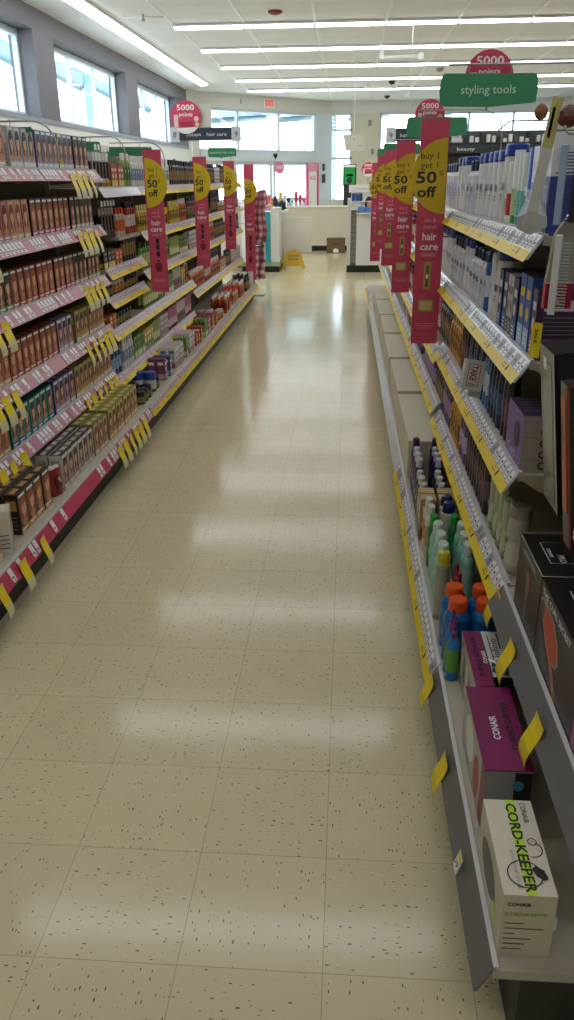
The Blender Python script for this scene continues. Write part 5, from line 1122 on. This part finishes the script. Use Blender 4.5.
# entrance clutter: shelf of goods before the doors
t = thing('promo_table', 'low white table crowded with goods before the entrance doors', 'table', (-2.6, 21.0, 0)); mb = MB(); mb.box(0, 1.6, 0, .6, .82, .86, WHITE); mb.build('table_top', t)
for x_, y_ in ((.05, .05), (1.55, .05), (.05, .55), (1.55, .55)):
    mb = MB(); mb.box(x_-.02, x_+.02, y_-.02, y_+.02, 0, .82, STEEL); mb.build('leg', t)
for k in range(16):
    c = ['#2f5aa0', '#c23b3b', '#e6e2da', '#c86a8a', '#3aa0a0', '#e0b23a', '#d84a70', '#28304a'][(k*5) % 8]; mb = MB(); mb.cbox(0, .08, 0, .1, 0, .16+.07*((k*7) % 4), mat(c), .004); mb.rect(((0, 0, 0), (1, 0, 0), (0, 0, 1), (0, -1, 0)), .02, .06, .06, .12, WHITE)
    o = mb.build('promo_item'); o.location = (-2.57+.096*k, 21.1+.05*(k % 3), .8605); tag(o, 'coloured carton on the white table before the doors, %s from the left' % nth(k+1), 'box', 'cartons on the white promo table')
# wall shelving glimpsed over the right gondola
t = thing('wall_shelving', 'dark wall shelving with black header glimpsed above the right shelves', 'shelving unit', (2.4, 25.2, 0)); SB = mat('#3a3936', .6)
mb = MB(); mb.box(0, 4, .5, .55, 0, 2.75, mat('#57544c')); mb.build('back_panel', t)
mb = MB(); mb.box(0, 4, -.02, .1, 2.15, 2.38, mat('#25272c')); fr = ((0, -.02, 2.15), (1, 0, 0), (0, 0, 1), (0, -1, 0)); mb.text(fr, 'beauty', .9, .07, .12, TAGW, width=.5); mb.text(fr, 'cosmetics', 2.4, .07, .12, TAGW, width=.7); mb.build('header_panel', t)
for z in (.4, .9, 1.4, 1.85, 2.4):
    mb = MB(); mb.box(0, 4, 0, .5, z, z+.03, SB); mb.build('shelf', t)
for x in (0, 1.33, 2.66, 3.97):
    mb = MB(); mb.box(x, x+.03, 0, .5, 0, 2.7, SB); mb.build('upright', t)
for k in range(24):
    xx = .08+.155*k
    if abs(xx % 1.33) < .06 or xx > 3.85: continue
    c = ['#e2dfd8', '#2a2a2c', '#d8c8c0', '#e8e6e0', '#5a5550', '#ece9e4'][(k*5) % 6]
    mb = MB(); mb.cbox(0, .1, 0, .12, 0, .1+.035*((k*3) % 4), mat(c), .006); o = mb.build('cosmetic_box'); o.location = (2.4+xx+.0, 25.3, 2.431); tag(o, 'pale or dark box on top of the far wall shelving, %s from the left' % nth(k+1), 'box', 'boxes on the far wall shelving')
# goods of the next aisle showing above the right gondola top
t = thing('gondola_bay', 'back-to-back shelving of the next aisle behind the right shelves', 'shelving unit', (.84, 2.0, 0))
mb = MB(); mb.box(0, .03, 0, 9, .2, 1.5, BACKP); mb.build('back_panel', t)
mb = MB(); mb.box(0, .45, 0, 9, .0, .2, KICK); mb.build('kick_plate', t)
mb = MB(); mb.box(.03, .4, 0, 9, 1.36, 1.38, BOARD); mb.build('shelf_board', t)
for k in range(26):
    y = 2.15+.16*k; mb = MB(); mb.cbox(0, .12, 0, .11, 0, .16+.04*((k*3) % 3), mat(['#dfe0e2', '#2f4f9c', '#e8e8e8', '#cfd6dc'][k % 4]), .01); o = mb.build('product_carton'); o.location = (.92, y, 1.3805); tag(o, 'pale or blue carton on the next aisle top shelf, %s from the near end' % nth(k+1), 'box', 'cartons of the next aisle')
# small wall fittings
for x, z, q in ((.62, 3.0, 'upper'), (.72, 2.2, 'lower')):
    mb = MB(); mb.cbox(-.05, .05, -.04, 0, 0, .16, GREY, .005); o = mb.build('wall_box'); o.location = (x, AY, z); tag(o, 'small grey wall box on the far cream wall, %s one' % q, 'fixture')
mb = MB(); mb.box(-.06, .06, -.03, 0, 0, .25, mat('#33363a')); mb.box(-.04, .04, -.03, 0, .35, .55, mat('#33363a')); o = mb.build('door_switch'); onwall(o, AL-.3, 1.4, 0.0); tag(o, 'dark door controls on the grey post right of the entrance doors', 'control')
# protos never placed would sit at the origin: remove them
for nme in list(PROTO_FREE):
    o = bpy.data.objects.get(nme)
    if o:
        for c in list(o.children): bpy.data.objects.remove(c)
        bpy.data.objects.remove(o)
